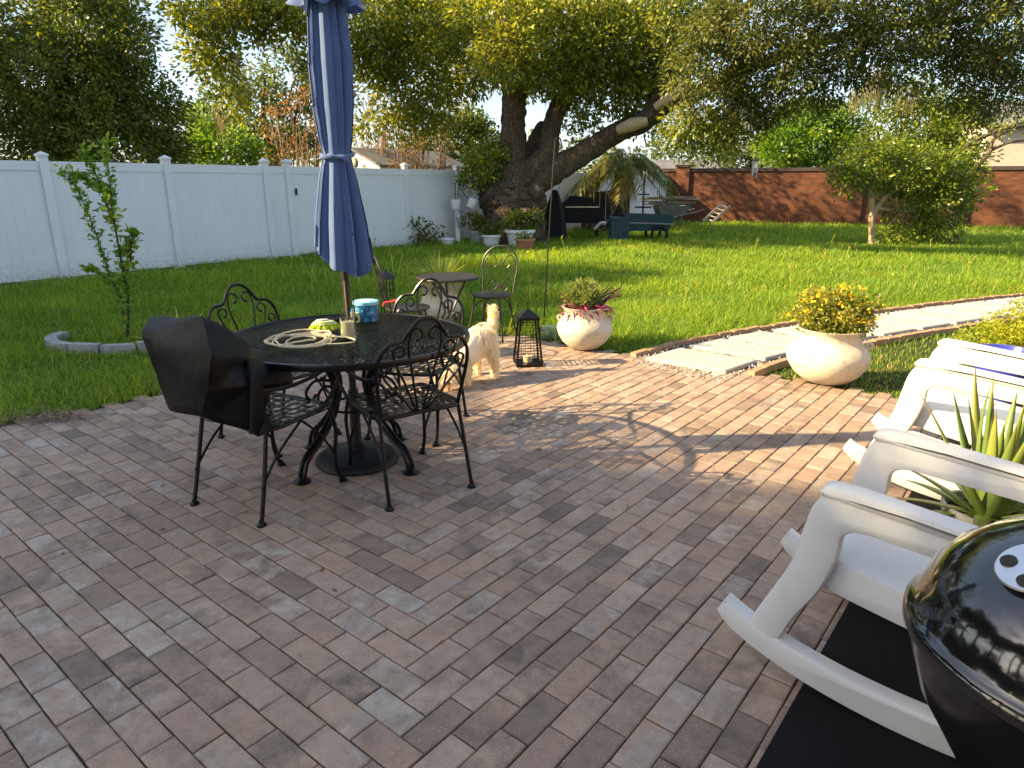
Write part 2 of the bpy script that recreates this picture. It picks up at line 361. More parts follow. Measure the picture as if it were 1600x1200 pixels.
M['cord'] = plain('cream_cord', (.62, .54, .36), .7); M['red'] = plain('red_plastic', (.55, .035, .025), .4)
M['teal'] = plain('teal_plastic', (.010, .045, .062), .5); M['grey_steel'] = plain('grey_steel', (.22, .23, .24), .5, .4)
M['lumber'] = plain('weathered_lumber', (.24, .19, .14), .9, scale=9, var=.3); M['dark_board'] = plain('dark_brown_board', (.075, .05, .032), .85)
M['black_cloth'] = plain('black_cloth', (.006, .0055, .0055), .85, bump=.5); M['terracotta'] = plain('terracotta', (.40, .19, .10), .85)
M['white_glaze'] = plain('white_glaze', (.74, .74, .72), .35); M['blue_glaze'] = plain('blue_glaze', (.035, .045, .33), .22)
M['grey_pot'] = plain('grey_scuffed_plastic', (.36, .35, .31), .55, var=.35, scale=9)
def m_():
    b = NB('aloe_flesh'); v = b.attr('var'); o = b.obj(); n1 = b.noise(14, 5, .6, o)
    c = b.ramp(v, (0, (.10, .17, .05)), (.55, (.17, .24, .05)), (.85, (.28, .30, .06)), (1, (.30, .14, .05))); c = b.mix(b.fr(n1, .55, .75), c, (.24, .26, .10))
    return b.leafy(c, .15, .35)
M['aloe'] = m_()
def m_():
    b = NB('cream_fur'); n1 = b.noise(8, 4, .6, b.obj()); return b.pbr(b.mix(b.fr(n1, .35, .7), (.74, .62, .46), (.82, .74, .62)), .9, 0, .1)
M['fur_skin'] = m_(); M['fur'] = leafmat('cream_fur_strands', (.74, .64, .48), (.85, .78, .65), (.90, .86, .77), .3, .8)
M['pink_skin'] = plain('pink_tongue', (.55, .22, .17), .4); M['nose'] = plain('dark_nose', (.03, .02, .018), .35)

# ================================================================ leaf clouds
def unit(n):
    v = rng.normal(size=(n, 3)); return v/np.linalg.norm(v, axis=1, keepdims=True)
def leaves(P, size, asp=.45, up=.5, D=None, jitter=.35):
    """rhombic leaves at points P"""
    n = len(P); d = unit(n) if D is None else D+unit(n)*.5
    d[:, 2] -= .15; d /= np.linalg.norm(d, axis=1, keepdims=True)
    nrm = unit(n); nrm[:, 2] += up; s = np.cross(d, nrm); s /= np.linalg.norm(s, axis=1, keepdims=True)+1e-9
    Lh = size*(1+jitter*rng.uniform(-1, 1, (n, 1))); mid = P+d*Lh*.5
    nn = np.cross(s, d)
    V = np.stack([P, mid+s*Lh*asp*.5+nn*Lh*.06, P+d*Lh, mid-s*Lh*asp*.5+nn*Lh*.06], 1)
    return V.reshape(-1, 3)
def blob_points(blobs, clump_r, per, shell=.55):
    """blobs: (x,y,z,rx,ry,rz,nclumps) ellipsoids filled with clumps of points, uneven"""
    out_ = []; vv = []; DD = []
    for (x, y, z, rx, ry, rz, nc) in blobs:
        q = unit(nc)*(shell+(1-shell)*rng.uniform(0, 1, (nc, 1)))**.8
        q *= (1+.22*np.sin(q[:, :1]*5+x)*np.cos(q[:, 2:]*4+y))
        C = q*np.array([rx, ry, rz])+np.array([x, y, z]); cr = clump_r*rng.uniform(.5, 1.35, nc); cv = rng.uniform(-.30, .30, nc)
        for c, r, k, qq in zip(C, cr, cv, q):
            m = int(per*(r/clump_r)**2*rng.uniform(.6, 1.3)); e = unit(m)*rng.uniform(.15, 1, (m, 1))**.6
            out_.append(c+e*r*np.array([1, 1, .75])); vv.append(np.clip(rng.normal(.48+k, .17, m), 0, 1)); DD.append(e*.9+qq*.4)
    return np.concatenate(out_), np.concatenate(vv), np.concatenate(DD)
def crown(name, blobs, mat, size, parent, clump_r=.4, per=45, asp=.5, shell=.5, off=(0, 0, 0)):
    P, v, D = blob_points(blobs, clump_r, per, shell); V = leaves(P-np.array(off), size, asp, .6, D)
    return np_mesh(name, V, 4, mat, parent, {'var': v})
def pb(px, py, Y, rpx, rpy=None, nc=40, ry=None):
    """ellipsoid blob measured in the photograph, set at forward distance Y"""
    x, y, z = AT(px, py, Y); k = hypot(Y, x*.7)/1060.0*1.02; rx = rpx*k; rz = (rpy or rpx)*k
    return (x, y, z, rx, ry or (rx+rz)*.5, rz, nc)
def tree_limbs(paths, mat, parent, off, name='trunk', n=10):
    m = MB()
    for pts, rr in paths:
        S = smoothpath(pts, 6); R = interp(rr, len(S))
        S = [p+Vector((random.uniform(-1, 1), random.uniform(-1, 1), random.uniform(-1, 1)))*R[i]*.12 for i, p in enumerate(S)]
        m.tube(S, R, n)
    return m.build(name, mat, parent, off=off)
def make_tree(name, label, loc, blobs, leafm, size, limbs, clump_r=.4, per=45, group=None, barkm='bark', asp=.5, shell=.5):
    t = thing(name, label, 'tree', loc, 0, group)
    if limbs: tree_limbs(limbs, M[barkm], t, loc)
    crown('crown', blobs, M[leafm], size, t, clump_r, per, asp, shell, loc)
    return t
def strips(name, P0, D, Ln, Wd, mat, parent=None, droop=.5, seg=4, var=None):
    """long narrow arching leaves"""
    n = len(P0); D = D/np.linalg.norm(D, axis=1, keepdims=True); side = np.cross(D, [0, 0, 1.0]); sl = np.linalg.norm(side, axis=1, keepdims=True); side = np.where(sl < 1e-3, [[1, 0, 0]], side/(sl+1e-9))
    ang = rng.uniform(-.7, .7, (n, 1)); up = np.cross(side, D); side = side*np.cos(ang)+up*np.sin(ang)
    Ln = np.broadcast_to(np.asarray(Ln, float).reshape(-1, 1), (n, 1)); Wd = np.broadcast_to(np.asarray(Wd, float).reshape(-1, 1), (n, 1)); droop = np.broadcast_to(np.asarray(droop, float).reshape(-1, 1), (n, 1))
    prev = None; Q = []
    for i in range(seg+1):
        t = i/seg; c = P0+D*Ln*t+np.array([0, 0, -1.0])*Ln*droop*t*t; wv = side*Wd*.5*(1-t**1.6)*(1 if i else .7)
        a, b_ = c-wv, c+wv
        if prev is not None: Q.append(np.stack([prev[0], prev[1], b_, a], 1))
        prev = (a, b_)
    V = np.stack(Q, 1).reshape(-1, 3); v = rng.uniform(0, 1, n) if var is None else var
    return np_mesh(name, V, 4, mat, parent, {'var': np.repeat(v, seg)})

# ================================================================ GROUND
def sheet(name, x0, x1, y0, y1, z, mat):
    m = MB().add([(x0, y0, z), (x1, y0, z), (x1, y1, z), (x0, y1, z)], [(0, 1, 2, 3)]); return struct(m.build(name, mat, smooth=False))
sheet('ground', -300, 300, -200, 600, -.02, M['soil'])
PATIO = [(-4.6, 2.6), (-3.75, 3.75), (-3.3, 4.22), (-2.95, 4.42), (-2.62, 4.82), (-1.75, 5.75), (-1.0, 6.5), (-.55, 6.95), (.05, 6.85), (.45, 6.5), (1.26, 5.9), (1.86, 5.47), (2.72, 4.77), (3.6, 4.06), (4.6, 3.3), (6.2, 1.0), (4, -3), (-5, -3)]
def inside(x, y, poly):
    c = False; j = len(poly)-1
    for i in range(len(poly)):
        xi, yi = poly[i]; xj, yj = poly[j]
        if (yi > y) != (yj > y) and x < (xj-xi)*(y-yi)/(yj-yi)+xi: c = not c
        j = i
    return c
patio = struct(MB().prism(PATIO, -.10, -.010).build('patio', M['joint'], smooth=False))
# ---- pavers: two running bonds that meet in a zigzag seam
AX = radians(51.0); A_ = Vector((cos(AX), sin(AX))); B_ = Vector((-sin(AX), cos(AX))); P0 = Vector((-.315, 1.557)); W_ = .1
def paver_mesh(seed, L_, gap=.0050):
    r = random.Random(seed); m = MB(); hx, hy, h = L_/2-gap/2, W_/2-gap/2, .055; c = .0036; v = []
    for z, k in ((-h, 0), (-c, 0), (0, c)):
        for sx, sy in ((-1, -1), (1, -1), (1, 1), (-1, 1)):
            v.append((sx*(hx-k)+r.uniform(-.0012, .0012), sy*(hy-k)+r.uniform(-.0012, .0012), z+(r.uniform(-.0008, .0008) if z == 0 else 0)))
    m.add(v, [(8, 9, 10, 11)]+[(a, (a+1) % 4, 4+(a+1) % 4, 4+a) for a in range(4)]+[(4+a, 4+(a+1) % 4, 8+(a+1) % 4, 8+a) for a in range(4)])
    return m
PV = [paver_mesh(i, .2) for i in range(8)]; cells = []
for k in range(-60, 62):
    for j in range(0, 60):
        s0 = k*W_+j*.2
        cells.append((((k+.5)*W_), s0+.1, 'L')); cells.append((s0+.1, ((k-.5)*W_), 'R'))
MAT_EDGE = Vector((.66, 1.455))
pav = []
for a, b_, kind in cells:
    q = P0+A_*a+B_*b_
    if not inside(q.x, q.y, PATIO): continue
    if hypot(q.x, q.y) > 9 or q.y < -.3: continue
    rel = q-MAT_EDGE
    if rel.dot(B_) < -.25: continue                      # under the rubber mat
    pav.append((q.x, q.y, AX if kind == 'R' else AX+pi/2))
def vis(q):
    X, Y = q[0], q[1]
    if Y < .3: return False
    x, y = PR(X, Y, 0); return -60 < x < 1660 and y < 1260
pav.sort(key=lambda q: (not vis(q), hypot(q[0], q[1])))
pm = []
for i, m in enumerate(PV):
    me = bpy.data.meshes.new('paver'); me.from_pydata(m.v, [], m.f); me.materials.append(M['paver']); pm.append(me)
def pv_state():
    return (random.uniform(-.0016, .0016), random.gauss(0, .0035), random.gauss(0, .0035), random.gauss(0, .006), random.random(), random.random())
for i, (x, y, rz) in enumerate(pav[:300]):
    dz, tx, ty, tz, c1, c2 = pv_state(); o = bpy.data.objects.new('paver', pm[i % 8]); COL.objects.link(o); o.parent = patio
    o.location = (x, y, dz); o.rotation_euler = (tx, ty, rz+tz+(pi if random.random() < .5 else 0)); o.color = (c1, c2, 0, 1)
FV = []; FF = []; v1 = []; v2 = []
for x, y, rz in pav[300:]:
    dz, tx, ty, tz, c1, c2 = pv_state(); m = random.choice(PV); R = Matrix.Rotation(rz+tz, 3, 'Z') @ Matrix.Rotation(tx, 3, 'X'); o = len(FV)
    FV += [tuple((R @ Vector(q))+Vector((x, y, dz))) for q in m.v]; FF += [tuple(i+o for i in f) for f in m.f]; v1 += [c1]*12; v2 += [c2]*12
me = bpy.data.meshes.new('paver_field'); me.from_pydata(FV, [], FF)
for nm, a in (('v1', v1), ('v2', v2)): me.attributes.new(nm, 'FLOAT', 'POINT').data.foreach_set('value', a)
stuff(link('paver_field', me, M['paver_far'], patio))

# ---- stepping slab path with edging and gravel
PC = [Vector(q) for q in ((1.30, 5.42), (1.95, 6.02), (2.65, 6.52), (3.5, 7.02), (4.6, 7.62), (6.1, 8.38), (8.0, 9.2), (10.5, 10.1), (14, 11.2))]
PCs = smoothpath([(q.x, q.y, 0) for q in PC], 24); PWd = .43
def pcoord():
    d = [0]
    for a, b_ in zip(PCs, PCs[1:]): d.append(d[-1]+(b_-a).length)
    return d
PD = pcoord()
def pat(s):
    i = min(max(int(np.searchsorted(PD, s))-1, 0), len(PCs)-2); t = (s-PD[i])/(PD[i+1]-PD[i]+1e-9); a, b_ = PCs[i], PCs[i+1]; T = (b_-a).normalized()
    return a+(b_-a)*t, T, Vector((-T.y, T.x, 0))
m = MB(); N_ = 60; vs_ = []
for i in range(N_+1):
    c, T, Nn = pat(PD[-1]*i/N_)
    for k in (-1, 1): q = c+Nn*k*(PWd+.05); vs_.append((q.x, q.y, -.004))
m.add(vs_, [(2*i, 2*i+2, 2*i+3, 2*i+1) for i in range(N_)])
path = struct(m.build('garden_path', M['joint'], smooth=False))
s = .22; idx = 0
while s < PD[-1]-.6:
    ln = random.uniform(.46, .56); c0, T0, N0 = pat(s); c1, T1, N1 = pat(s+ln); wv = PWd-.07; sk = random.uniform(.03, .10)
    P4 = [c0-N0*wv+T0*sk, c1-N1*wv+T1*sk, c1+N1*wv-T1*sk, c0+N0*wv-T0*sk]
    m = MB(); poly = [(q.x, q.y) for q in P4]; cx = sum(q[0] for q in poly)/4; cy = sum(q[1] for q in poly)/4
    top = [(cx+(x-cx)*.975, cy+(y-cy)*.975) for x, y in poly]
    m.add([(x, y, -.02) for x, y in poly]+[(x, y, .022) for x, y in poly]+[(x, y, .03) for x, y in top],
          [(8, 9, 10, 11)]+[(a, (a+1) % 4, 4+(a+1) % 4, 4+a) for a in range(4)]+[(4+a, 4+(a+1) % 4, 8+(a+1) % 4, 8+a) for a in range(4)])
    if c0.x < 13: m.build('slab', M['slab'], path, smooth=False)
    s += ln+.14
for sd_ in (-1, 1):
    s = .0
    while s < min(PD[-1], 11):
        c, T, Nn = pat(s+.1); q = c+Nn*sd_*(PWd+.085)
        if not inside(q.x, q.y, PATIO):
            m = MB(); m.box((0, 0, .0), (.195, .075, .09)); m.v = [(x*(.96 if z > 0 else 1), y*(.8 if z > 0 else 1), z) for x, y, z in m.v]
            o = m.build('edging_brick', M['edging'], path, smooth=False); o.location = (q.x, q.y, -.012+random.uniform(-.006, .008)); o.rotation_euler = (random.gauss(0, .03), random.gauss(0, .02), atan2(T.y, T.x)+random.gauss(0, .03))
        s += .203
n = 9000; gs = rng.uniform(0, PD[-1]*.8, n)**1.0; gp = []
for sv in gs:
    c, T, Nn = pat(float(sv)); o = random.uniform(-PWd-.03, PWd+.03); gp.append((c.x+Nn.x*o, c.y+Nn.y*o, .0))
gp = np.array(gp); gs_ = rng.uniform(.006, .014, (n, 1)); tv = unit(n)*gs_; tb = np.cross(tv, unit(n)); tb = tb/np.linalg.norm(tb, axis=1, keepdims=True)*gs_
tz_ = np.zeros((n, 3)); tz_[:, 2] = gs_[:, 0]*1.1
V = np.stack([gp+tv, gp+tb, gp+tz_, gp+tb, gp-tv, gp+tz_, gp-tv, gp-tb, gp+tz_, gp-tb, gp+tv, gp+tz_], 1).reshape(-1, 3)
stuff(np_mesh('gravel', V, 3, M['pebble'], path, {'var': np.repeat(rng.uniform(0, 1, n), 4)}))

# ---- lawn grass
FE0, FE1, FE2 = Vector((-7.774, 10.299)), Vector((-1.07, 19.1)), Vector((6.2, 28.2))       # fence line
WL0, WL1 = Vector((6.2, 28.2)), Vector((40, 15.0))                                            # brick wall line
def side(p, a, b_): return (b_.x-a.x)*(p[1]-a.y)-(b_.y-a.y)*(p[0]-a.x)
FEm1 = FE0+(FE0-FE1)*1.6
def lawn_mask(X, Y):
    k = np.ones(len(X), bool)
    def sd2(a, b_): return (b_.x-a.x)*(Y-a.y)-(b_.y-a.y)*(X-a.x)
    k &= sd2(FEm1, FE1) < 0; k &= (sd2(FE1, FE2) < 0) | (Y < FE1.y); k &= sd2(WL0, WL1) < 0
    pc = np.array([(q.x, q.y) for q in PCs])
    jx, jy = rng.normal(0, .035, len(X)), rng.normal(0, .035, len(X)); pin = np.array([inside(x, y, PATIO) for x, y in zip(X+jx, Y+jy)]); k &= ~pin
    d2 = ((X[:, None]-pc[None, ::4, 0])**2+(Y[:, None]-pc[None, ::4, 1])**2).min(1); k &= d2 > (PWd+.10)**2
    return k
def grass_zone(y0, y1, dens, h0, h1, wd, xlim=1.0):
    area = (y1-y0)*(y0+y1)*.80*xlim; n = int(area*dens); Y = rng.uniform(y0, y1, n); X = Y*rng.uniform(-.80, .80, n)*xlim
    k = lawn_mask(X, Y); X, Y = X[k], Y[k]; n = len(X)
    cl = np.sin(X*2.1+np.sin(Y*1.7))*np.cos(Y*2.6+X*.6)*.5+.5; cl2 = np.sin(X*.7+1)*np.cos(Y*.9)*.5+.5
    short = (X > 1.9) & (Y < 8.3) & (Y < 5.3+.62*(X-1.3)+.3)               # sparse rough turf this side of the path
    h = rng.uniform(h0, h1, n)*(.55+.6*cl+.25*cl2); h[short] *= .42
    keep = ~(short & (rng.uniform(0, 1, n) < .3+.55*cl)); X, Y, h, cl, short = X[keep], Y[keep], h[keep], cl[keep], short[keep]; n = len(X)
    d = rng.normal(size=(n, 2))*.42+np.array([.12, -.05]); P = np.stack([X, Y, np.full(n, -.02)], 1)
    D = np.concatenate([d, np.ones((n, 1))], 1); D /= np.linalg.norm(D, axis=1, keepdims=True); sv = np.stack([-d[:, 1], d[:, 0]], 1)+rng.normal(size=(n, 2))*.3
    sv /= np.linalg.norm(sv, axis=1, keepdims=True); S = np.concatenate([sv, np.zeros((n, 1))], 1)*(wd*rng.uniform(.6, 1.3, (n, 1)))
    H_ = h[:, None]; bend = np.concatenate([d, np.zeros((n, 1))], 1)*H_*.55; bend[:, 2] -= (H_*.18)[:, 0]
    a, b_ = P-S*.5, P+S*.5; mid = P+D*H_*.6; tip = P+D*H_+bend
    q1 = np.stack([a, b_, mid+S*.38, mid-S*.38], 1); q2 = np.stack([mid-S*.38, mid+S*.38, tip+S*.06, tip-S*.06], 1)
    v = np.clip(rng.normal(.42, .22, n)+.15*(cl-.5), 0, 1); v = np.where(rng.uniform(0, 1, n) < np.where(short, .18, .03), 1.0, np.minimum(v, .93))
    return np.stack([q1, q2], 1).reshape(-1, 3), np.repeat(v, 2)
zones = [(3.4, 6.5, 3600, .06, .13, .0055), (6.5, 9.5, 2000, .08, .17, .007), (9.5, 14, 900, .09, .20, .010), (14, 20, 430, .10, .22, .015), (20, 31, 170, .10, .24, .024)]
GV, GA = [], []
for z in zones:
    V, a = grass_zone(*z); GV.append(V); GA.append(a)
# weeds with seed heads
n = 80; X = rng.uniform(-4, 12, n); Y = rng.uniform(6.8, 20, n); k = lawn_mask(X, Y); X, Y = X[k], Y[k]
for x, y in zip(X, Y):
    h = random.uniform(.16, .36); lx, ly = random.gauss(0, .06), random.gauss(0, .06); wv = .004+.0006*y
    for dx, dy in ((wv, 0), (0, wv)):
        GV.append(np.array([(x-dx, y-dy, 0), (x+dx, y+dy, 0), (x+lx+dx*.6, y+ly+dy*.6, h), (x+lx-dx*.6, y+ly-dy*.6, h)])); GA.append(np.array([.9]))
    for q in range(5):
        t = h*(1-.05*q); a = random.uniform(0, 6.3); GV.append(np.array([(x+lx, y+ly, t), (x+lx+.01, y+ly, t+.012), (x+lx+cos(a)*.05, y+ly+sin(a)*.05, t+.05), (x+lx, y+ly+.008, t+.014)])); GA.append(np.array([.95]))
go = np_mesh('grass', np.concatenate(GV), 4, M['grass'], None, {'var': np.concatenate(GA)}); stuff(go); tag(go, 'tall lush green lawn grass with scattered seed stalks', 'grass')

# ================================================================ FENCE, WALL, HOUSES
def fpt(t): return FE0+(FE1-FE0)*t
def solve_px(px, a, b_, z=1.88):
    lo, hi = -.3, 1.3
    for _ in range(50):
        mid = (lo+hi)/2; q = a+(b_-a)*mid
        if PR(q.x, q.y, z)[0] < px: lo = mid
        else: hi = mid
    return a+(b_-a)*mid
u1 = (FE1-FE0).normalized(); fpost = [solve_px(px, FE0, FE1) for px in (65, 258, 412, 447, 545, 632, 713)]
pl = [fpost[0]-u1*1.8*i for i in range(7, 0, -1)]+fpost
last = solve_px(752, FE0, FE1); pl.append(last); u2 = (FE2-last).normalized(); ll = (FE2-last).length; nseg = 6
pl += [last+u2*ll*i/nseg for i in range(1, nseg+1)]
fence = thing('vinyl_fence', 'long white vinyl privacy fence with capped posts along the lawn', 'fence', (pl[7].x, pl[7].y, 0)); FO = (pl[7].x, pl[7].y, 0)
GATE = 10
for i, q in enumerate(pl):
    a = atan2(u1.y, u1.x) if i < 15 else atan2(u2.y, u2.x)
    o = MB().box((q.x, q.y, .93), (.127, .127, 1.94), a).build('post', M['vinyl'], fence, False, FO)
    m = MB().box((q.x, q.y, 1.913), (.155, .155, .03), a); hz = 1.928
    ca, sa = cos(a), sin(a); b4 = [(q.x+(x*ca-y*sa)*.0725, q.y+(x*sa+y*ca)*.0725, hz) for x, y in ((-1, -1), (1, -1), (1, 1), (-1, 1))]
    m.add(b4+[(q.x, q.y, hz+.045)], [(0, 1, 4), (1, 2, 4), (2, 3, 4), (3, 0, 4)])
    cp = m.build('post_cap', M['vinyl'], o, False, FO)
def panel(root, a, b_, off, inset=.064):
    d = (b_-a); ln = d.length; d.normalize(); a, b_ = a+d*inset, b_-d*inset; ln = (b_-a).length; rz = atan2(d.y, d.x); c = (a+b_)/2
    MB().box((c.x, c.y, 1.755), (ln, .05, .14), rz).build('top_rail', M['vinyl'], root, False, off)
    MB().box((c.x, c.y, .12), (ln, .05, .15), rz).build('bottom_rail', M['vinyl'], root, False, off)
    nb = max(1, round(ln/.155)); bw = ln/nb
    for k in range(nb):
        q = a+d*(bw*(k+.5)); g = .004
        m = MB().box((0, 0, 0), (bw-.001, .022, 1.5)); v = []
        MB2 = MB(); hw = bw/2; prof = [(-hw+.0002, -.0100), (-hw+g, -.012), (hw-g, -.012), (hw-.0002, -.0100), (hw-.0002, .0100), (hw-g, .012), (-hw+g, .012), (-hw+.0002, .0100)]
        MB2.prism(prof, .19, 1.69); MB2.xf(Matrix.Translation((q.x, q.y, 0)) @ Matrix.Rotation(rz, 4, 'Z'))
        MB2.build('board', M['vinyl'], root, False, off)
for i in range(len(pl)-1):
    if i == GATE: continue
    panel(fence, pl[i], pl[i+1], FO)
gt = thing('fence_gate', 'white vinyl gate with a small black latch beside the narrow fence panel', 'gate', (pl[GATE].x, pl[GATE].y, 0))
panel(gt, pl[GATE], pl[GATE+1], (pl[GATE].x, pl[GATE].y, 0), .075)
q = pl[GATE]+u1*.16; nv = Vector((u1.y, -u1.x)); m = MB().box((q.x+nv.x*.035, q.y+nv.y*.035, 1.33), (.035, .03, .13), atan2(u1.y, u1.x)); m.box((q.x-u1.x*.14+nv.x*.035, q.y-u1.y*.14+nv.y*.035, 1.37), (.03, .03, .03), atan2(u1.y, u1.x))
m.build('latch', M['resin'], gt, False, (pl[GATE].x, pl[GATE].y, 0))
# brick wall
d = (WL1-WL0).normalized(); wl_len = 30.0; rz = atan2(d.y, d.x)
bw = thing('brick_wall', 'long red brick garden wall with dark coping behind the lawn', 'wall', (WL0.x, WL0.y, 0), rz)
def xz_box(x0, x1, z0, z1, y0, y1):            # local; brick texture runs in x,z so the mesh is built lying down and stood up
    return MB().box(((x0+x1)/2, (z0+z1)/2, -(y0+y1)/2), (x1-x0, z1-z0, abs(y1-y0)))
def stand(o): o.rotation_euler = (pi/2, 0, 0); return o
stand(xz_box(-.2, wl_len, -.1, 1.93, -.1, .1).build('wall_face', M['brick'], bw, False))
stand(xz_box(-.25, wl_len, 1.925, 2.05, -.15, .15).build('coping', M['coping'], bw, False))
for i in range(5):
    x = .6+i*6.2; p_ = stand(xz_box(x-.25, x+.25, -.1, 2.10, -.2, .2).build('pier', M['brick'], bw, False))
    MB().box((x, 0, 2.14), (.6, .5, .09)).build('pier_cap', M['coping'], bw, False)
# garden shed beyond the fence
def gable_house(name, label, c, w_, dp, h, rh, rz, wallm, roofm, ov=.18):
    t = thing(name, label, 'shed' if w_ < 4 else 'house', (c[0], c[1], 0), rz); hw, hd = w_/2, dp/2
    m = MB().add([(-hw, -hd, -.1), (hw, -hd, -.1), (hw, -hd, h), (0, -hd, h+rh), (-hw, -hd, h), (-hw, hd, -.1), (hw, hd, -.1), (hw, hd, h), (0, hd, h+rh), (-hw, hd, h)],
                 [(0, 1, 2, 3, 4), (6, 5, 9, 8, 7), (1, 6, 7, 2), (5, 0, 4, 9)]); m.build('wall', wallm, t, False)
    r = MB(); k = rh/hw
    for sx in (-1, 1):
        e = hw+ov; v = [(0, -hd-ov, h+rh+.02), (0, hd+ov, h+rh+.02), (sx*e, hd+ov, h+rh+.02-k*e), (sx*e, -hd-ov, h+rh+.02-k*e)]
        r.add(v+[(x, y, z+.07) for x, y, z in v], [(0, 1, 2, 3), (7, 6, 5, 4), (0, 3, 7, 4), (1, 0, 4, 5), (2, 1, 5, 6), (3, 2, 6, 7)])
    r.build('roof', roofm, t, False); return t
c = AT(592, 260, 21.5); sh = gable_house('garden_shed', 'small cream gabled shed with grey shingle roof behind the white fence', (c[0]+.35, 23.0), 2.3, 3.6, 1.98, .46, radians(-38), M['siding'], M['roof'], .14)
MB().lathe([(.0, 0), (.15, 0), (.15, .03), (.12, .04), (0, .035)], (0, 0, 0), 8).xf(Matrix.Translation((0, -1.83, 2.12)) @ Matrix.Rotation(pi/2, 4, 'X')).build('gable_vent', M['kerb'], sh, False)
c = AT(1620, 230, 40); hs = gable_house('neighbour_house', 'beige stucco two storey house beyond the brick wall', (c[0]+3.2, 44), 9, 9, 4.7, 1.6, radians(75), M['stucco'], M['roof'], .6)
for x in (-2.4, 1.6): MB().box((x, -4.52, 2.2), (1.1, .06, 1.2)).build('window', M['dark_hole'], hs, False)
MB().box((4.52, 0, 1.7), (.06, 3.0, 1.0)).build('window', M['dark_hole'], hs, False)
c = AT(1060, 255, 46); h2 = gable_house('neighbour_house', 'low house with pale walls glimpsed past the fence corner', (c[0]+.5, 48), 5, 6, 2.2, .7, radians(80), M['siding'], M['roof'], .3)
c = AT(785, 235, 44); h3 = gable_house('neighbour_house', 'small grey roofed house glimpsed beside the oak trunk', (c[0]-.6, 46), 5, 8, 2.4, 1.4, radians(85), M['siding'], M['roof'], .4)
# own house behind and right of the terrace (only its reflection and its shade are seen)
hq = MAT_EDGE-B_*2.6; own = thing('own_house', 'beige stucco house wall and eave behind the rubber mat', 'house', (hq.x, hq.y, 0), AX)
MB().box((-1.0, -.1, 1.35), (13, .2, 2.9)).build('wall', M['stucco'], own, False); MB().box((-1.0, .15, 2.83), (13.6, 1.3, .14)).build('eave', M['siding'], own, False)
MB().add([(-7.8, .85, 2.92), (5.8, .85, 2.92), (5.8, -4, 4.6), (-7.8, -4, 4.6)], [(0, 1, 2, 3)]).build('roof', M['roof'], own, False)

# ================================================================ TREES
# --- the live oak
ob = AT(800, 372, 18.3); OB = (ob[0], 18.3, 0)
oak = thing('live_oak', 'huge spreading live oak with gnarled forked trunk and cut limb', 'tree', OB)
def O(px, py, dy=0.0): return AT(px, py, 18.3+dy)
m = MB()
def limb(pts, rr, n=14, jit=.10):
    S = smoothpath(pts, 8); R = interp(rr, len(S)); vs0 = len(m.v); m.tube(S, R, n)
    for i in range(vs0, len(m.v)):
        x, y, z = m.v[i]; k = jit*R[min((i-vs0)//n, len(R)-1)]; m.v[i] = (x+random.uniform(-k, k), y+random.uniform(-k, k), z+random.uniform(-k, k)*.5)
limb([(ob[0]+.05, 18.3, -.25), O(803, 350), O(806, 318), O(803, 285), O(800, 255)], [.95, .80, .78, .66, .42], 22)
limb([O(790, 318), O(772, 300), O(760, 288)], [.6, .52, .30], 16)
limb([O(800, 285), O(801, 240), O(802, 195), O(804, 150), O(810, 110), O(800, 50), O(790, -40)], [.48, .35, .31, .30, .27, .22, .15], 18)
limb([O(812, 285), O(842, 262), O(856, 235), O(862, 200), O(874, 165), O(895, 138), O(930, 90), O(960, 30)], [.48, .40, .27, .23, .23, .20, .16, .10], 16)
limb([O(815, 268, .5), O(834, 240, .6), O(842, 215, .7), O(850, 195, .9)], [.36, .30, .24, .16], 12)
limb([O(825, 290), O(860, 268), O(900, 247), O(935, 225), O(968, 205, -.2), O(1000, 193, -.4), O(1028, 172, -.6), O(1056, 148, -.8), O(1082, 130, -1)], [.42, .36, .29, .27, .25, .24, .24, .22, .17], 16)
limb([O(1030, 165, -.6), O(1080, 150, -1.2), O(1140, 118, -2.2), O(1210, 90, -3), O(1300, 60, -3.6), O(1400, 40, -4), O(1520, 30, -4.4)], [.20, .17, .15, .13, .11, .09, .05], 10)
limb([O(1010, 185, -.4), O(1050, 110, -.5), O(1110, 50, 0), O(1180, 0, .5)], [.20, .15, .12, .08], 10)
limb([O(802, 130), O(760, 60, 1.2), O(690, 10, 2.2), O(560, 0, 1.4), O(450, 12, -.2), O(400, 18, -.6), O(350, 40, -.8)], [.18, .15, .12, .10, .07, .055, .03], 10)
limb([O(450, 14, -.8), O(420, 40, -.8), O(395, 70, -.9)], [.06, .045, .02], 7)
limb([O(880, 150), O(900, 70, 1.5), O(930, 0, 2)], [.18, .14, .1], 8)
m.build('trunk', M['bark'], oak, True, OB)
m = MB(); m.tube(smoothpath([O(966, 203, -.42), O(988, 195, -.62), O(1012, 189, -.72)], 5), interp([.12, .17, .10], 11), 10); m.tube(smoothpath([O(1024, 168, -.82), O(1052, 150, -1.02), O(1080, 134, -1.18)], 5), interp([.10, .14, .12], 11), 10)
m.build('stripped_bark', M['pale_wood'], oak, True, OB)
m = MB(); m.tube(smoothpath([O(832, 318, -.35), O(838, 300, -.5), O(835, 285, -.3)], 5), interp([.12, .24, .12], 11), 10); m.build('burl', M['bark'], oak, True, OB)
